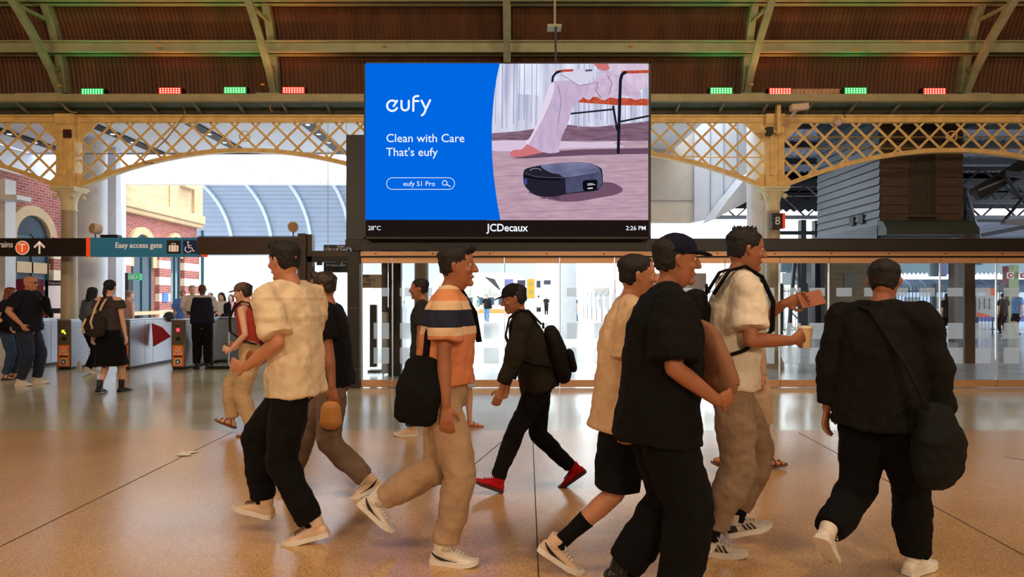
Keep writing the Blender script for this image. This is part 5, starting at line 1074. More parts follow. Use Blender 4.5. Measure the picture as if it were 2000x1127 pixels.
    if hair:
        st_, hm = hair[:2]; g = MB(); fold = .012
        def cap(z0, off, fr):   # skull shell down to z0 behind, front edge fr
            hz = [(-.05,.05,.05,-.045),(-.02,.068,.068,-.03),(.02,.079,.086,-.018),(.05,.083,.1,-.008),(.08,.076,.096,-.008),(.105,.056,.072,-.01),(.122,.026,.034,-.01)]
            hz = [q for q in hz if q[0] >= z0]; g.tube([Hd(f+fr,0,u+off) for u,a,cc,f in hz], [(a*k,cc*k) for u,a,cc,f in hz], 22, side=hl)
        if st_ == 'short': cap(-.05, .0, -.008)
        if st_ == 'quiff': cap(-.05, .0, -.006); g.limb([Hd(.06,.03,.1),Hd(.085,0,.105),Hd(.06,-.03,.1)], [.03*k]*3, 10)
        if st_ == 'spiky':
            cap(-.05, .0, -.006)
            for q in range(26): a = q*2.4; r_ = .06*math.sqrt(q/26); g.limb([Hd(r_*math.cos(a)-.01,r_*math.sin(a),.1),Hd(r_*1.25*math.cos(a)-.01,r_*1.25*math.sin(a),.128)], [.014*k,.006*k], 6)
        if st_ in ('long','wavy'):
            cap(-.05, .0, -.004)
            for s_ in (1,-1): g.limb([Hd(.02,.066*s_,.05),Hd(.0,.078*s_,-.02),Hd(-.02,.08*s_,-.1),Hd(-.05,.075*s_,-.2 if st_ == 'long' else -.13)], [.028*k,.03*k,.032*k,.022*k], 10)
            L2 = .42 if st_ == 'long' else .2
            g.limb([Hd(-.06,0,.05),Hd(-.08,0,-.06),Hd(-.1,0,-.06-L2*.5),Hd(-.095,0,-.06-L2)], [(.07*k,.04*k),(.088*k,.04*k),(.085*k,.035*k),(.05*k,.02*k)], 14, side=hl)
        if st_ in ('ponytail','bun'):
            cap(-.05, .0, -.006)
            if st_ == 'ponytail': g.limb([Hd(-.09,0,.03),Hd(-.125,.005,.0),Hd(-.13,.02,-.09),Hd(-.11,.03,-.17)], [.026*k,.03*k,.026*k,.01*k], 12)
            else: g.ball(Hd(-.105,0,.04), .04*k)
        if st_ == 'balding':
            hz = [(-.05,.05,.05,-.045),(-.02,.07,.066,-.032),(.02,.079,.082,-.022),(.045,.079,.088,-.018)]; g.tube([Hd(f-.006,0,u) for u,a,cc,f in hz], [(a*k,cc*k) for u,a,cc,f in hz], 22, side=hl)
        if st_ in ('cap','cap_back'):
            cap(-.05, -.004, -.012)
        if g.v: finish(g.build('hair', hm, root), max(vox, .007), fold*k, 'hair_noise', 3)
        if st_ in ('cap','cap_back'):
            g = MB(); hz = [(.03,.084,.104,-.006),(.07,.082,.1,-.006),(.1,.066,.082,-.008),(.124,.035,.044,-.01),(.132,.01,.012,-.01)]; g.tube([Hd(f,0,u) for u,a,cc,f in hz], [(a*k,cc*k) for u,a,cc,f in hz], 24, side=hl)
            s2 = 1 if st_ == 'cap' else -1; g.tube([Hd(s2*.06,0,.042),Hd(s2*.12,0,.04),Hd(s2*.165,0,.03)], [(.075*k,.01*k),(.068*k,.007*k),(.03*k,.005*k)], 16, side=hl)
            finish(g.build('cap', hair[2] if len(hair) > 2 else hm, root), max(vox*.8, .006), 0, it=3)
    if glasses:
        g = MB()
        for s_ in (1,-1): g.ball(Hd(.1,.032*s_,.008), (.012,.024,.016), 12, 8); g.tube([Hd(.094,.055*s_,.014),Hd(.04,.074*s_,.014),Hd(-.01,.08*s_,.012)], .003, 6)
        g.tube([Hd(.104,.012,.012),Hd(.104,-.012,.012)], .003, 6); g.build('sunglasses', blk, root)
    J.update(k=k, T=T, TT=TT, Hd=Hd, root=root, body=body, SL=SL, SR=SR, NB=NB, HLp=HL, HRp=HR)
    return J
def held(J, name, label, cat, mb, mat, vox=None, fold=0, smooth=True, **kw):
    """a thing carried by a person: top-level, with the carrier's own place and heading"""
    r = J['root']; o = mb.build(name, mat, smooth=smooth, **kw); o.location = r.location; o.rotation_euler = r.rotation_euler
    tag(o, label, cat)
    if vox: 
        for m in list(o.modifiers): o.modifiers.remove(m)
        finish(o, vox, fold)
    return o
def carried(J, name, label, cat):
    r = J['root']; t = thing(name, label, cat, r.location, r.rotation_euler.z); BASE[t.name] = V((0,0,0)); return t
def backpack(J, label, mat, h=.42, w_=.28, d=.16, vox=.01, strapm=None, low=0):
    k = J['k']; TT = J['TT']; t = carried(J, 'backpack', label, 'backpack'); g = MB()
    g.limb([TT(-.13-d/2,0,.02+low),TT(-.14-d/2,0,.2+low),TT(-.13-d/2,0,h+low)], [(w_/2*k,d/2*k),(w_/2*k,d/2*1.1*k),(w_/2*.8*k,d/2*.8*k)], 18, side=J['TT'](0,1,0)-J['TT'](0,0,0))
    finish(g.build('bag', mat, t), vox, .02)
    g = MB(); g.limb([TT(-.15-d,0,.05+low),TT(-.155-d,0,.18+low)], [(w_*.36*k,.035*k)]*2, 14, side=J['TT'](0,1,0)-J['TT'](0,0,0)); finish(g.build('front_pocket', mat, t), vox, .01)
    for s_ in (1,-1): MB().tube([TT(-.14,.09*s_,.42),TT(-.07,.1*s_,.55),TT(.01,.1*s_,.58),TT(.1,.1*s_,.53),TT(.165,.11*s_,.4),TT(.155,.15*s_,.25),TT(.0,.215*s_,.14),TT(-.13,.16*s_,.08)], [(.028*k,.009*k)]*8, 8, side=J['TT'](0,1,0)-J['TT'](0,0,0)).build('strap', strapm or mat, t, smooth=2)
    MB().tube([TT(-.15,.03,h+.05+low),TT(-.16,0,h+.09+low),TT(-.15,-.03,h+.05+low)], .008, 6).build('handle', strapm or mat, t, smooth=2)
    return t
HB = M('hair_black', (18,14,14), .75, var=.2, vs=60, stretch=(1,1,.2)); HBR = M('hair_brown', (44,28,20), .5, var=.25, vs=60); HAU = M('hair_auburn', (120,56,32), .5, var=.25, vs=60); HGR = M('hair_grey', (150,140,130), .6, var=.15, vs=60)
BK = cloth('black', (13,12,14)); CRM = cloth('cream', (228,206,172)); OFFW = cloth('offwhite', (214,204,190)); BRN2 = cloth('grey_brown', (118,98,84)); BEI = cloth('beige', (198,168,128)); KHA = cloth('stone_chino', (176,146,116)); NAVY = cloth('navy', (24,26,44)); DENIM = M('denim', (46,66,98), .85, var=.2, vs=10, bump=.3, bs=200); LDEN = M('light_denim', (96,132,166), .85, var=.2, vs=10, bump=.3, bs=200); DDEN = M('dark_denim', (26,34,56), .85, var=.15, vs=10, bump=.3, bs=200)
WSH = M('white_leather', (226,216,202), .5, var=.05); BSH = M('black_leather', (20,18,18), .35); RSH = cloth('red_knit', (176,22,30)); LAC = M('white_lace', (236,230,220), .8); OLV = cloth('dark_olive', (38,33,24)); CHAR = cloth('charcoal', (44,42,44))
def striped(name, base, bands, ax=2):
    m = M(name, base, .9, bump=.25, bs=160, spec=.2); nt = m.node_tree; b = nt.nodes['Principled BSDF']; co = nt.nodes.new('ShaderNodeTexCoord'); sx = nt.nodes.new('ShaderNodeSeparateXYZ'); r = nt.nodes.new('ShaderNodeValToRGB'); r.color_ramp.interpolation = 'CONSTANT'
    mr = nt.nodes.new('ShaderNodeMapRange'); mr.inputs[1].default_value = .7; mr.inputs[2].default_value = 1.7
    nt.links.new(co.outputs['Object'], sx.inputs[0]); nt.links.new(sx.outputs[ax], mr.inputs[0]); nt.links.new(mr.outputs[0], r.inputs[0]); e = r.color_ramp.elements
    e[0].position = 0; e[0].color = lin(bands[0][1]); e[1].position = bands[1][0]-.7; e[1].color = lin(bands[1][1])
    for z, c in bands[2:]: q = e.new(z-.7); q.color = lin(c)
    nt.links.new(r.outputs[0], b.inputs['Base Color']); return m
YF = lambda fy: F*CH/(fy-HOR)

# ---- A: cream tee, black trousers, striding left
J = person('person', 'person in a cream tee shirt and black trousers striding left in the foreground', 578, 3.85, 176, H=1.79, skin='tan', vox=.006, lean=3, twist=-22, head=(-24,-2,0),
    la=(-.13,.07,.10,-12), ra=(.24,-.09,.17,10), lh=(.20,.2,1.02,(.9,-.2,.1)), rh=(.24,-.17,1.04,(.9,.3,.1)), dz=.015, lcurl=.8, rcurl=.8, build=1.06,
    top=dict(m=striped('cream_ribbed_shirt', (226,204,170), [(0,(226,204,170)),(1.3,(218,194,158)),(1.33,(228,206,172)),(1.42,(216,192,156)),(1.44,(228,206,172))]), sleeve=.88, loose=.032, hem=-.11, fold=.045, name='tee_shirt'), bottom=dict(kind='trousers', m=BK, loose=.028, fold=.035), shoe=dict(m=M('cream_leather',(224,190,160),.5,var=.05), laces=M('brown_lace',(120,84,64),.8), sock=(.2,BK)), hair=('quiff', HB))
# ---- B: dark tee, grey brown trousers behind A
J = person('person', 'person in dark tee shirt and grey brown trousers, behind the black trousered walker at left', 652, 4.72, 180, H=1.70, skin='mid', vox=.007, lean=4, head=(0,-4,0),
    la=(-.28,.08,.12,-26), ra=(.36,-.09,.09,8), lh=(-.06,.24,.82), rh=(.2,-.22,.9), dz=.05, build=1.0,
    top=dict(m=cloth('black_tee', (17,16,18)), sleeve=.7, loose=.03, name='tee_shirt'), bottom=dict(kind='trousers', m=BRN2, loose=.03, fold=.035), shoe=dict(m=M('cream_leather'), laces=LAC, mark='swoosh', mark_m=blk, sock=(.2,OFFW)), hair=('quiff', HBR))
g = MB(); k = J['k']; W = J['H1']; g.limb([W+V((.02,.02,-.05)), W+V((.02,.02,-.16))], [(.07,.045),(.08,.05)], 12); held(J, 'tan_pouch', 'soft tan pouch held low by the dark tee shirt walker', 'bag', g, M('tan_leather',(190,130,64),.5), vox=.008)
# ---- C: woman with cap and tank top, beige trousers, further back, walking left
J = person('person', 'woman in a red strap top and beige trousers walking left past the wide gate', 492, 6.75, 180, H=1.62, skin='light', vox=.009, female=True, lean=6, head=(0,-8,0),
    la=(-.05,.07,.085,0), ra=(.26,-.08,.16,22), ryaw=-4, lh=(.16,.2,.98,(.8,-.3,.2)), rh=(.2,-.18,1.0,(.8,.3,.2)), lcurl=.8, rcurl=.8,
    top=dict(m=M('cloth_red_strap_top', (176,60,48), .9), sleeve=0, loose=.012, hem=-.04, strappy=True, name='tank_top'), bottom=dict(kind='trousers', m=BEI, loose=.035, fold=.03), shoe=dict(kind='sandal', m=M('brown_sandal',(120,76,50),.6)), hair=('cap', HBR, cloth('taupe_cap', (104,84,70))))
backpack(J, 'dark rounded backpack worn by the woman in the red strap top', cloth('brown_black_bag', (44,30,26)), h=.34, w_=.27, d=.14)
# ---- D: striped shirt walker, heading right
strp = striped('navy_striped_shirt', (226,150,104), [(0,(210,130,88)),(1.17,(208,134,96)),(1.24,(228,194,158)),(1.285,(38,42,62)),(1.375,(230,196,158)),(1.42,(222,146,98)),(1.485,(232,200,162))])
J = person('person', 'person in an orange and cream shirt with navy chest stripe, walking right', 868, 3.56, -6, H=1.74, skin='mid', vox=.006, lean=3, twist=8, head=(6,2,0),
    ra=(.02,-.09,.08,0), la=(-.42,.10,.26,-42), rh=(.06,-.24,.80), lh=(-.12,.22,.84), ryaw=-6, dz=.0,
    top=dict(m=strp, sleeve=.72, loose=.04, hem=.03, fold=.035, name='striped_shirt'), bottom=dict(kind='trousers', m=KHA, loose=.03, len=.9, fold=.035), shoe=dict(m=WSH, laces=LAC, mark='swoosh', mark_m=M('dark_brown_mark',(52,34,30),.5), collar=.6, sock=(.22,OFFW)), hair=('quiff', HB))
g = MB(); T = J['T']; g.limb([T(-.1,-.22,-.14),T(-.09,-.23,.0),T(-.07,-.2,.14)], [(.12,.05),(.13,.06),(.1,.045)], 16, side=(1,0,0)); b_ = carried(J, 'duffel_bag', 'slouchy black duffel bag hanging at the hip of the striped shirt walker', 'bag')
finish(g.build('bag', BK, b_), .008, .03); MB().tube([T(-.07,-.2,.12),T(-.07,-.17,.3),T(-.03,-.06,.555),T(.05,.04,.555),T(.13,.1,.42),T(.16,.15,.25)], [(.018,.005)]*6, 8, side=(1,0,0)).build('strap', BK, b_, smooth=2)
# ---- E, F: behind D
J = person('person', 'person in dark top and jeans mostly hidden behind the striped shirt walker', 826, 6.8, 180, H=1.66, skin='mid', vox=.01, la=(.12,.08,.08,0), ra=(-.32,-.08,.15,-24), dz=.03, top=dict(m=CHAR, sleeve=.7), bottom=dict(kind='trousers', m=DENIM), shoe=dict(m=M('cream_leather'), laces=LAC), hair=('short', HB))
J = person('person', 'woman in pale checked shirt and skirt, bare calved, hidden behind the striped shirt walker', 892, 7.1, 0, H=1.5, skin='light', vox=.01, female=True, la=(.16,.08,.08,0), ra=(-.12,-.08,.09,-10), dz=.02, top=dict(m=M('cloth_pale_check',(190,190,196),.9,var=.2,vs=30), sleeve=.8, loose=.03), bottom=dict(kind='skirt', m=M('cloth_pale_check'), len=.42, flare=.05), shoe=dict(kind='sandal', m=M('pink_sandal',(190,110,96),.6)), hair=('bun', HBR))
# ---- G: centre silhouette with red shoes, striding left
J = person('person', 'person in dark olive jacket and red shoes striding left at the centre', 1050, 4.8, 180, H=1.60, skin='mid', vox=.007, lean=15, head=(0,-14,0), hips=.0,
    la=(.33,.08,.105,22), ra=(-.30,-.08,.15,-36), dz=.105, lh=(.30,.26,.84), rh=(.24,-.2,.86), lpole=(-1,.2,-.6),
    top=dict(m=OLV, sleeve=1.85, loose=.035, hem=-.1, collar=1, name='jacket', fold=.035), bottom=dict(kind='trousers', m=BK, loose=.015), shoe=dict(m=RSH, sole=M('sole_dark_red',(70,14,18),.6), laces=RSH), hair=('cap', HB, cloth('black_cap', (24,20,20))))
backpack(J, 'large dark backpack on the back of the walker with red shoes', cloth('dark_bag', (28,24,22)), h=.38, w_=.3, d=.15, low=-.05)
# ---- H: off-white tee, black shorts, partly behind I
J = person('person', 'person in long sand tee shirt and black shorts, half hidden by the navy capped walker', 1216, 3.45, 0, H=1.73, skin='tan', vox=.006, lean=4, head=(0,0,0),
    ra=(-.36,-.09,.145,-30), la=(.34,.09,.09,10), dz=.06, rh=(-.02,-.22,.82), lh=(.2,.22,.9),
    top=dict(m=cloth('sand_tee', (216,182,144)), sleeve=.85, loose=.045, hem=-.16, fold=.04, name='tee_shirt'), bottom=dict(kind='shorts', m=BK, loose=.035, len=.95), shoe=dict(m=M('cream_leather'), laces=LAC, mark='swoosh', mark_m=blk, sock=(.5,BK)), hair=('short', HB))
# ---- I: black tee and black cap
J = person('person', 'person in oversized black tee shirt, black trousers and navy cap striding right', 1286, 2.97, -4, H=1.74, skin='mid', vox=.006, lean=4, head=(4,-2,0), build=1.12,
    ra=(.06,-.1,.08,0), la=(-.16,.1,.13,-16), rh=(.22,-.2,1.0,(.7,.5,.1)), lh=(.3,.12,1.06,(.6,-.6,.1)), rcurl=.9, lcurl=.9, rpole=(-1,-.6,-.5),
    top=dict(m=cloth('soft_black', (12,11,12)), sleeve=.9, loose=.05, hem=-.16, fold=.04, name='tee_shirt'), bottom=dict(kind='trousers', m=cloth('black_trouser', (10,10,11)), loose=.045, fold=.04), shoe=dict(m=BSH, laces=BSH), hair=('cap', HB, cloth('navy_cap', (16,18,40))))
g = MB(); g.limb([(.27,-.02,1.02),(.24,.0,1.12),(.2,.02,1.24),(.17,.02,1.30)], [(.15,.05),(.15,.06),(.14,.06),(.11,.04)], 16, side=(.35,-.9,.2)); b_ = held(J, 'messenger_bag', 'rust brown soft bag hugged to the chest of the navy capped walker', 'bag', g, M('rust_brown_canvas',(138,92,66),.8,var=.12), vox=.009, fold=.02)
# ---- K: cream tee with black backpack
J = person('person', 'person in off white tee shirt and stone trousers holding a phone and a cup', 1426, 3.68, -4, H=1.85, skin='mid', vox=.006, lean=4, head=(4,-4,0),
    ra=(-.13,-.09,.08,0), la=(.06,.1,.12,10), ryaw=-10, rh=(.27,-.16,1.14,(.8,.4,.3)), lh=(.31,.08,1.33,(.8,-.35,.25)), rcurl=.8, lcurl=.8, rpole=(-.6,-.5,-1), lpole=(-.6,.5,-1), dz=.0,
    top=dict(m=cloth('pale_tee', (222,210,190)), sleeve=.8, loose=.035, hem=-.07, fold=.035, name='tee_shirt'), bottom=dict(kind='trousers', m=cloth('stone_jogger', (150,126,104)), loose=.03, len=.86, cuff=.4, fold=.04), shoe=dict(m=M('grey_white_knit',(206,196,184),.7,var=.08), laces=LAC, mark='stripes', mark_m=blk, sole=M('sole_white'), sock=(.24,BK)), hair=('spiky', HB))
backpack(J, 'black backpack on the walker who holds a phone and a cup', BK, h=.38, w_=.3, d=.17)
k = J['k']; h_ = J['H1']; g = MB().add([(h_.x,h_.y-.04,h_.z-.05),(h_.x+.13,h_.y-.04,h_.z-.02),(h_.x+.11,h_.y+.0,h_.z+.06),(h_.x-.02,h_.y+.0,h_.z+.03),(h_.x,h_.y-.03,h_.z-.055),(h_.x+.13,h_.y-.03,h_.z-.025),(h_.x+.11,h_.y+.01,h_.z+.055),(h_.x-.02,h_.y+.01,h_.z+.025)],[(0,1,2,3),(7,6,5,4),(0,4,5,1),(1,5,6,2),(2,6,7,3),(3,7,4,0)]); held(J, 'phone', 'flat phone held out in front at chest height by the backpack walker', 'phone', g, M('copper_phone',(170,104,74),.4), smooth=False, bev=.003)
h_ = J['H-1']; t = carried(J, 'paper_cup', 'cream paper cup held at the waist by the backpack walker', 'cup'); MB().tube([h_+V((.02,0,-.07)),h_+V((.02,0,.04))], [.03,.041], 20).build('cup', M('cup_cream',(226,196,150),.6), t, smooth=True); MB().tube([h_+V((.02,0,.04)),h_+V((.02,0,.052))], [.043,.04], 20).build('lid', M('cup_lid',(236,226,206),.5), t, smooth=True)
# ---- L: hidden behind K, sandals
J = person('person', 'woman in a loose beige dress hidden behind the backpack walker, one sandalled foot showing', 1462, 5.35, 0, H=1.62, skin='tan', vox=.009, female=True, la=(.20,.08,.085,6), ra=(-.26,-.08,.13,-24), dz=.05, top=dict(m=cloth('beige_dress', (186,160,132)), sleeve=.7, loose=.03, name='dress_top'), bottom=dict(kind='skirt', m=cloth('beige_dress'), len=.5, flare=.02), shoe=dict(kind='sandal', m=M('brown_sandal')), hair=('wavy', HBR))
# ---- M: big dark jacket, seen from behind at the right
J = person('person', 'broad person in dark jacket and black trousers walking away at the right', 1718, 3.3, 38, H=1.65, skin='mid', vox=.006, lean=2, head=(14,-4,0), build=1.12,
    ra=(.2,-.1,.085,0), la=(-.40,.09,.30,-48), dz=.02, rh=(.16,-.26,.86,(.8,.3,-.3)), lh=(-.06,.27,.82), rpole=(-1,-.9,0), lpole=(-.6,1,0),
    top=dict(m=cloth('near_black_jacket', (19,18,16)), sleeve=1.92, loose=.045, hem=-.13, collar=1, fold=.045, name='jacket'), bottom=dict(kind='trousers', m=cloth('black_trouser'), loose=.035, fold=.04), shoe=dict(m=WSH, laces=LAC), hair=('short', HB))
g = MB(); T = J['T']; b_ = carried(J, 'shoulder_bag', 'big dark slouchy shoulder bag at the hip of the broad walker at the right', 'bag')
g.limb([T(-.04,-.29,-.3),T(-.03,-.3,-.15),T(-.02,-.28,-.02)], [(.19,.09),(.2,.1),(.15,.06)], 18, side=(1,0,0)); finish(g.build('bag', cloth('greenish_black_bag', (19,21,18)), b_), .008, .035)
MB().tube([T(-.2,-.3,.02),T(-.19,-.22,.2),T(-.12,.0,.5),T(.0,.14,.55),T(.12,.12,.42),T(.16,-.04,.2),T(.1,-.28,.03)], [(.022,.008)]*7, 8, side=(1,0,0)).build('strap', BK, b_, smooth=2)

# ---- standing and queuing by the gates
J = person('person', 'bald man in black polo shirt, dark jeans and white sneakers, hand on hip', 55, 10.75, 2, H=1.84, skin='tan', vox=.011, build=1.22, head=(0,0,0), glasses=True,
    la=(.04,.14,.08,0), ra=(-.02,-.14,.08,0), rh=(.08,-.27,.98,(.4,.3,-.8)), rpole=(-1,-.8,0), lh=(.2,.18,1.12),
    top=dict(m=cloth('black_polo', (24,24,34)), sleeve=.75, loose=.03, collar=1, name='polo_shirt'), bottom=dict(kind='trousers', m=DDEN, loose=.02), shoe=dict(m=WSH, laces=LAC), hair=None)
g = MB(); T = J['T']; g.limb([T(.22,.08,.42),T(.24,.08,.26),T(.3,.1,.14)], [(.05,.07),(.06,.08),(.03,.05)], 12); held(J, 'folded_jacket', 'dark jacket held against the chest of the bald man', 'jacket', g, BK, vox=.012)
J = person('person', 'woman with auburn hair in a dark top and blue jeans standing behind the bald man', 17, 11.5, 10, H=1.66, skin='light', vox=.012, female=True, build=1.1, head=(20,0,0), la=(.03,.1,.08,0), ra=(0,-.1,.08,0), rh=(.12,-.2,.98), rpole=(-1,-.8,0),
    top=dict(m=cloth('dark_patterned', (34,32,36)), sleeve=.6), bottom=dict(kind='trousers', m=DENIM, loose=.02), shoe=dict(kind='sandal', m=BSH), hair=('wavy', HAU))
g = MB(); T = J['T']; g.limb([T(.02,-.24,.02),T(.02,-.24,.14)], [(.13,.05),(.1,.04)], 12, side=(1,0,0)); held(J, 'handbag', 'small dark handbag at the hip of the auburn haired woman', 'bag', g, BK, vox=.012)
J = person('person', 'woman with very long black hair passing the gate left of the tote woman', 178, 12.4, 70, H=1.68, skin='light', vox=.012, female=True, la=(.12,.08,.08,0), ra=(-.14,-.08,.1,-14), lh=(.1,.22,.92),
    top=dict(m=cloth('blue_grey_jacket', (86,96,104)), sleeve=1.8, loose=.02), bottom=dict(kind='trousers', m=BK, loose=.02), shoe=dict(m=WSH), hair=('long', HB))
strt = M('striped_off_shoulder', (60,50,50), .9, var=.35, vs=14, stretch=(.3,.3,6))
J = person('person', 'woman in a striped off shoulder top, black midi skirt and black ankle boots walking away', 212, 9.75, 88, H=1.74, skin='light', vox=.01, female=True, head=(6,0,0), la=(-.05,.10,.1,-8), ra=(.16,-.11,.085,0), lh=(.0,.25,.84), rh=(.04,-.25,.84), dz=.02,
    top=dict(m=strt, sleeve=.45, loose=.022, hem=.02, name='off_shoulder_top', strappy=True), bottom=dict(kind='skirt', m=BK, len=.52, flare=.05), shoe=dict(kind='boot', m=BSH, sole=BSH, collar=1.0), hair=('ponytail', HB))
b_ = carried(J, 'tote_bag', 'dark tote with long cream straps on the back of the striped top woman', 'bag'); T = J['T']
g = MB(); g.limb([T(-.19,.1,-.02),T(-.2,.08,.1),T(-.18,.06,.22)], [(.17,.06),(.18,.07),(.13,.05)], 16, side=(0,1,.2)); finish(g.build('bag', cloth('dark_brown_tote', (48,40,38)), b_), .012, .02)
for pts in ([(-.14,.04,.5),(-.2,.07,.36),(-.26,.1,.15),(-.27,.06,.05)],[(-.14,-.06,.5),(-.19,-.04,.42),(-.24,-.03,.32)],[(-.26,.17,.2),(-.27,.22,.08),(-.26,.19,-.02)]): MB().tube([T(*q) for q in pts], [(.018,.006)]*len(pts), 8, side=(0,1,0)).build('strap', M('cream_webbing',(214,186,146),.8), b_, smooth=2)
J = person('person', 'light brown haired woman with bare arms beyond the gates, right of the tote woman', 250, 15.4, 60, H=1.66, skin='light', vox=.014, female=True, top=dict(m=cloth('dusty_pink_top', (196,150,140)), sleeve=0, strappy=True), bottom=dict(kind='trousers', m=OFFW), shoe=dict(m=WSH), hair=('short', M('hair_light_brown',(140,110,86),.6)))
J = person('person', 'uniformed staff member in navy vest and black trousers, back to the viewer', 395, 13.2, 112, H=1.76, skin='dark', vox=.011, head=(18,-6,0), la=(.04,.1,.08,0), ra=(-.02,-.1,.08,0), lyaw=20, lh=(.26,.12,1.1,(.8,-.2,.1)), rh=(.28,-.1,1.08,(.8,.2,.1)), lpole=(-.8,.8,-.5), build=1.05,
    top=dict(m=cloth('pale_grey_shirt', (196,188,182)), sleeve=.85, loose=.028, collar=1, hem=.02), bottom=dict(kind='trousers', m=BK, loose=.03), shoe=dict(m=BSH, sole=BSH), hair=None)
T = J['T']; g = MB(); tt = [(-.02,.222,.17),(.14,.208,.162),(.3,.212,.168),(.4,.2,.155),(.47,.15,.13),(.515,.11,.1)]; g.tube([T(0,0,u) for u,a,c in tt], [(a*1.06,c*1.06) for u,a,c in tt], 22, side=(0,1,0)); g.limb([J['TT'](0,.14,.455),J['TT'](0,-.14,.455)], [.088,.088], 14); v_ = finish(g.build('vest', NAVY, J['root']), .012, .02)
MB().tube([J['NB']+V((.07,.02,-.02)),J['NB']+V((0,.07,.03)),J['NB']+V((-.07,0,.035)),J['NB']+V((0,-.07,.03)),J['NB']+V((.07,-.02,-.02))], .009, 6).build('lanyard', M('orange_lanyard',(230,100,50),.7), J['root'], smooth=2)
h_ = J['H1']; held(J, 'ticket_reader', 'small dark device in the hands of the uniformed staff member', 'device', MB().box((h_.x-.02,h_.y-.05,h_.z-.02),(h_.x+.12,h_.y+.04,h_.z)), hous, smooth=False)
J = person('person', 'white haired man in a pale shirt facing the uniformed staff member', 377, 15.3, -80, H=1.78, skin='light', vox=.012, head=(20,-12,0), lh=(.24,.1,1.1), rh=(.24,-.1,1.08), top=dict(m=OFFW, sleeve=.8, loose=.03, collar=1), bottom=dict(kind='trousers', m=CHAR), shoe=dict(m=BSH), hair=('short', HGR))
J = person('person', 'man in a blue shirt beyond the gates, left of the white haired man', 357, 18.5, -60, H=1.7, skin='mid', vox=.016, top=dict(m=cloth('steel_blue', (70,96,150)), sleeve=.8), bottom=dict(kind='trousers', m=DENIM), shoe=dict(m=BSH), hair=('short', HB))
J = person('person', 'woman in black jacket and white top looking down behind the steel cabinet', 434, 16.0, -90, H=1.62, skin='light', vox=.013, female=True, head=(0,-14,0), lh=(.24,.1,1.12,(.4,-.5,.5)), rh=(.24,-.1,1.12,(.4,.5,.5)), top=dict(m=OFFW, sleeve=0, hem=.0), bottom=dict(kind='trousers', m=BK), shoe=dict(m=WSH), hair=('long', HB))
T = J['T']
for s_ in (1,-1): g = MB(); g.limb([T(0,.17*s_,.47),J['E%d'%s_]], [.065,.055], 12); g.limb([J['E%d'%s_],J['W%d'%s_]], [.052,.042], 12); g.limb([T(.03,.13*s_,.44),T(.03,.14*s_,.2),T(.03,.15*s_,-.02)], [(.06,.11)]*3, 14, side=(0,1,0)); finish(g.build('jacket_side', BK, J['root']), .013)
J = person('person', 'person in a pale pink top far behind the woman in black jacket', 452, 20, -90, H=1.6, skin='light', vox=.016, female=True, top=dict(m=cloth('pale_pink', (220,170,170)), sleeve=.7), bottom=dict(kind='trousers', m=DENIM), shoe=dict(m=WSH), hair=('wavy', HB))
J = person('person', 'person in a blue top far off, just left of the woman in black jacket', 412, 20.5, -100, H=1.66, skin='tan', vox=.016, top=dict(m=cloth('mid_blue', (60,90,140)), sleeve=.7), bottom=dict(kind='trousers', m=BK), shoe=dict(m=WSH), hair=('short', HB))
J = person('person', 'woman in a wine red top just left of the beige trousered walker, beyond the gates', 468, 18, -120, H=1.62, skin='light', vox=.016, female=True, top=dict(m=cloth('wine', (130,40,50)), sleeve=.9), bottom=dict(kind='trousers', m=BK), shoe=dict(m=WSH), hair=('long', HAU))
# ---- far concourse people
far = [
 (951, 38.0, -95, 1.74, 'light', (28,28,32), LDEN, 'trousers', HBR, 'short', 'person in a black tee shirt and light blue jeans coming forward on the bright concourse', (.18,-.16)),
 (1011, 39.5, -90, 1.76, 'light', (128,84,186), BK, 'trousers', HB, 'short', 'person in a purple tee shirt and black trousers coming forward on the bright concourse', (.14,-.14)),
 (991, 46, 90, 1.72, 'tan', (70,84,76), BK, 'shorts', HB, 'short', 'person in a patterned dark top and shorts left of the purple tee shirt walker', (.1,-.1)),
 (979, 56, 90, 1.72, 'tan', (70,76,96), NAVY, 'trousers', HB, 'short', 'person in grey blue clothes walking far away above the purple tee shirt walker', (.1,-.1)),
 (934, 49, 180, 1.7, 'light', (80,130,130), OFFW, 'shorts', HB, 'short', 'person in a teal top near the far cream train', (.1,-.1)),
 (1052, 46, 100, 1.74, 'light', (206,208,214), CHAR, 'shorts', HB, 'short', 'person in a white tee shirt with a navy bag right of the yellow pictogram sign', (.16,-.14)),
 (1067, 55, -90, 1.74, 'tan', (30,30,36), BK, 'trousers', HAU, 'short', 'person dressed in black with red hair left of the white round column', (.08,-.08)),
 (1123, 38.5, 20, 1.72, 'tan', (36,40,66), LDEN, 'trousers', HB, 'short', 'person in a navy top and jeans beside the bronze sided train', (.2,-.2)),
 (791, 50, 180, 1.7, 'light', (70,80,80), CHAR, 'trousers', HB, 'short', 'person in grey stooping at the left of the stone coloured column shaft', (.16,-.16)),
 (1987, 24.5, 170, 1.78, 'light', (120,156,206), NAVY, 'shorts', HGR, 'short', 'heavy person in light blue tee shirt and navy shorts at the right edge', (.08,-.08)),
 (1960, 26.2, 100, 1.7, 'tan', (70,60,58), OLV, 'trousers', HBR, 'short', 'person in a patterned brown shirt left of the light blue tee shirt', (.08,-.08)),
 (1852, 21.9, 90, 1.66, 'light', (50,48,54), BK, 'shorts', HB, 'long', 'person with a dark bag half hidden by the thick brown platform post', (.16,-.12))]
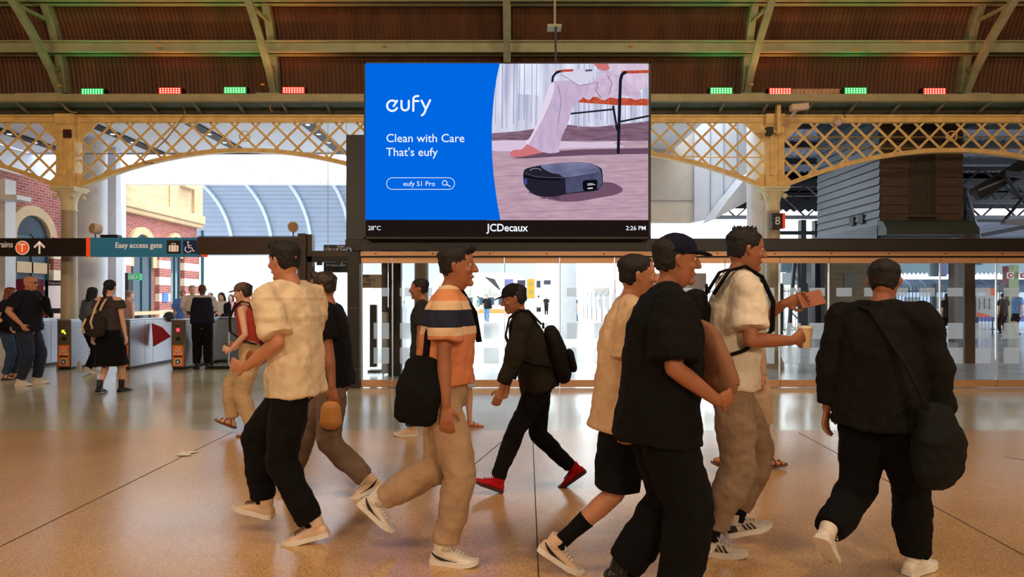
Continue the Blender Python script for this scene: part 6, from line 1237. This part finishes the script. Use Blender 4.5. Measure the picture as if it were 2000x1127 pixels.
for px, Y, fc, H_, sk_, tc, bm, bk, hm, hs_, lb, (a1, a2) in far:
    J = person('person', lb, px, Y, fc, H=H_, skin=sk_, vox=.02, la=(a1,.08,.085,0), ra=(a2,-.08,.11,-12), build=1.25 if px == 1987 else 1.0, detail=False,
        top=dict(m=cloth('far_%d_%d_%d' % tc, tc), sleeve=.75, loose=.02), bottom=dict(kind=bk, m=bm, loose=.015), shoe=dict(m=WSH if px not in (1987,1960) else BSH), hair=(hs_, hm))
    if px in (951, 1011, 1052, 1852):
        T = J['T']; g = MB(); g.limb([T(-.02,.24 if px != 1852 else -.2,.0),T(0,.23 if px != 1852 else -.2,.2)], [(.14,.07),(.11,.06)], 12, side=(1,0,0))
        held(J, 'shoulder_bag', {951:'black bag on the far walker in light blue jeans',1011:'black bag at the side of the purple tee shirt walker',1052:'navy bag carried by the far walker in the white tee shirt',1852:'dark bag of the person half hidden by the thick brown post'}[px], 'bag', g, NAVY if px == 1052 else BK, vox=.02)
# seated people on the platform beyond the fence
t = thing('platform_bench', 'long bench behind the picket fence carrying the seated people', 'bench', (X_(1775,29.6),29.6,0)); MB().box((X_(1745,29.6),29.6,.40),(X_(1812,29.6),30.1,.45)).build('seat', dks, t); MB().box((X_(1745,29.6),30.1,.5),(X_(1812,29.6),30.15,.9)).build('backrest', dks, t)
for q in (1750, 1806): MB().box((X_(q,29.6),29.7,0),(X_(q,29.6)+.06,30.05,.4)).build('leg', dks, t)
for px, tc, lb in ((1751,(60,50,70),'seated person in a dark plum top at the left end of the platform bench'),(1771,(30,30,40),'seated person in a black top on the platform bench above the suitcase'),(1790,(130,70,60),'seated person in a rust coloured top at the right of the platform bench')):
    J = person('person', lb, px, 29.75, -90, H=1.66, skin='light', vox=.02, dz=.40, hips=-.05, la=(.42,.1,.08,0), ra=(.40,-.1,.08,0), lh=(.3,.14,.66), rh=(.3,-.14,.66), detail=False,
        top=dict(m=cloth('far_%d_%d_%d' % tc, tc), sleeve=.75, loose=.02), bottom=dict(kind='trousers', m=DENIM, loose=.015), shoe=dict(m=WSH), hair=('short', HB))
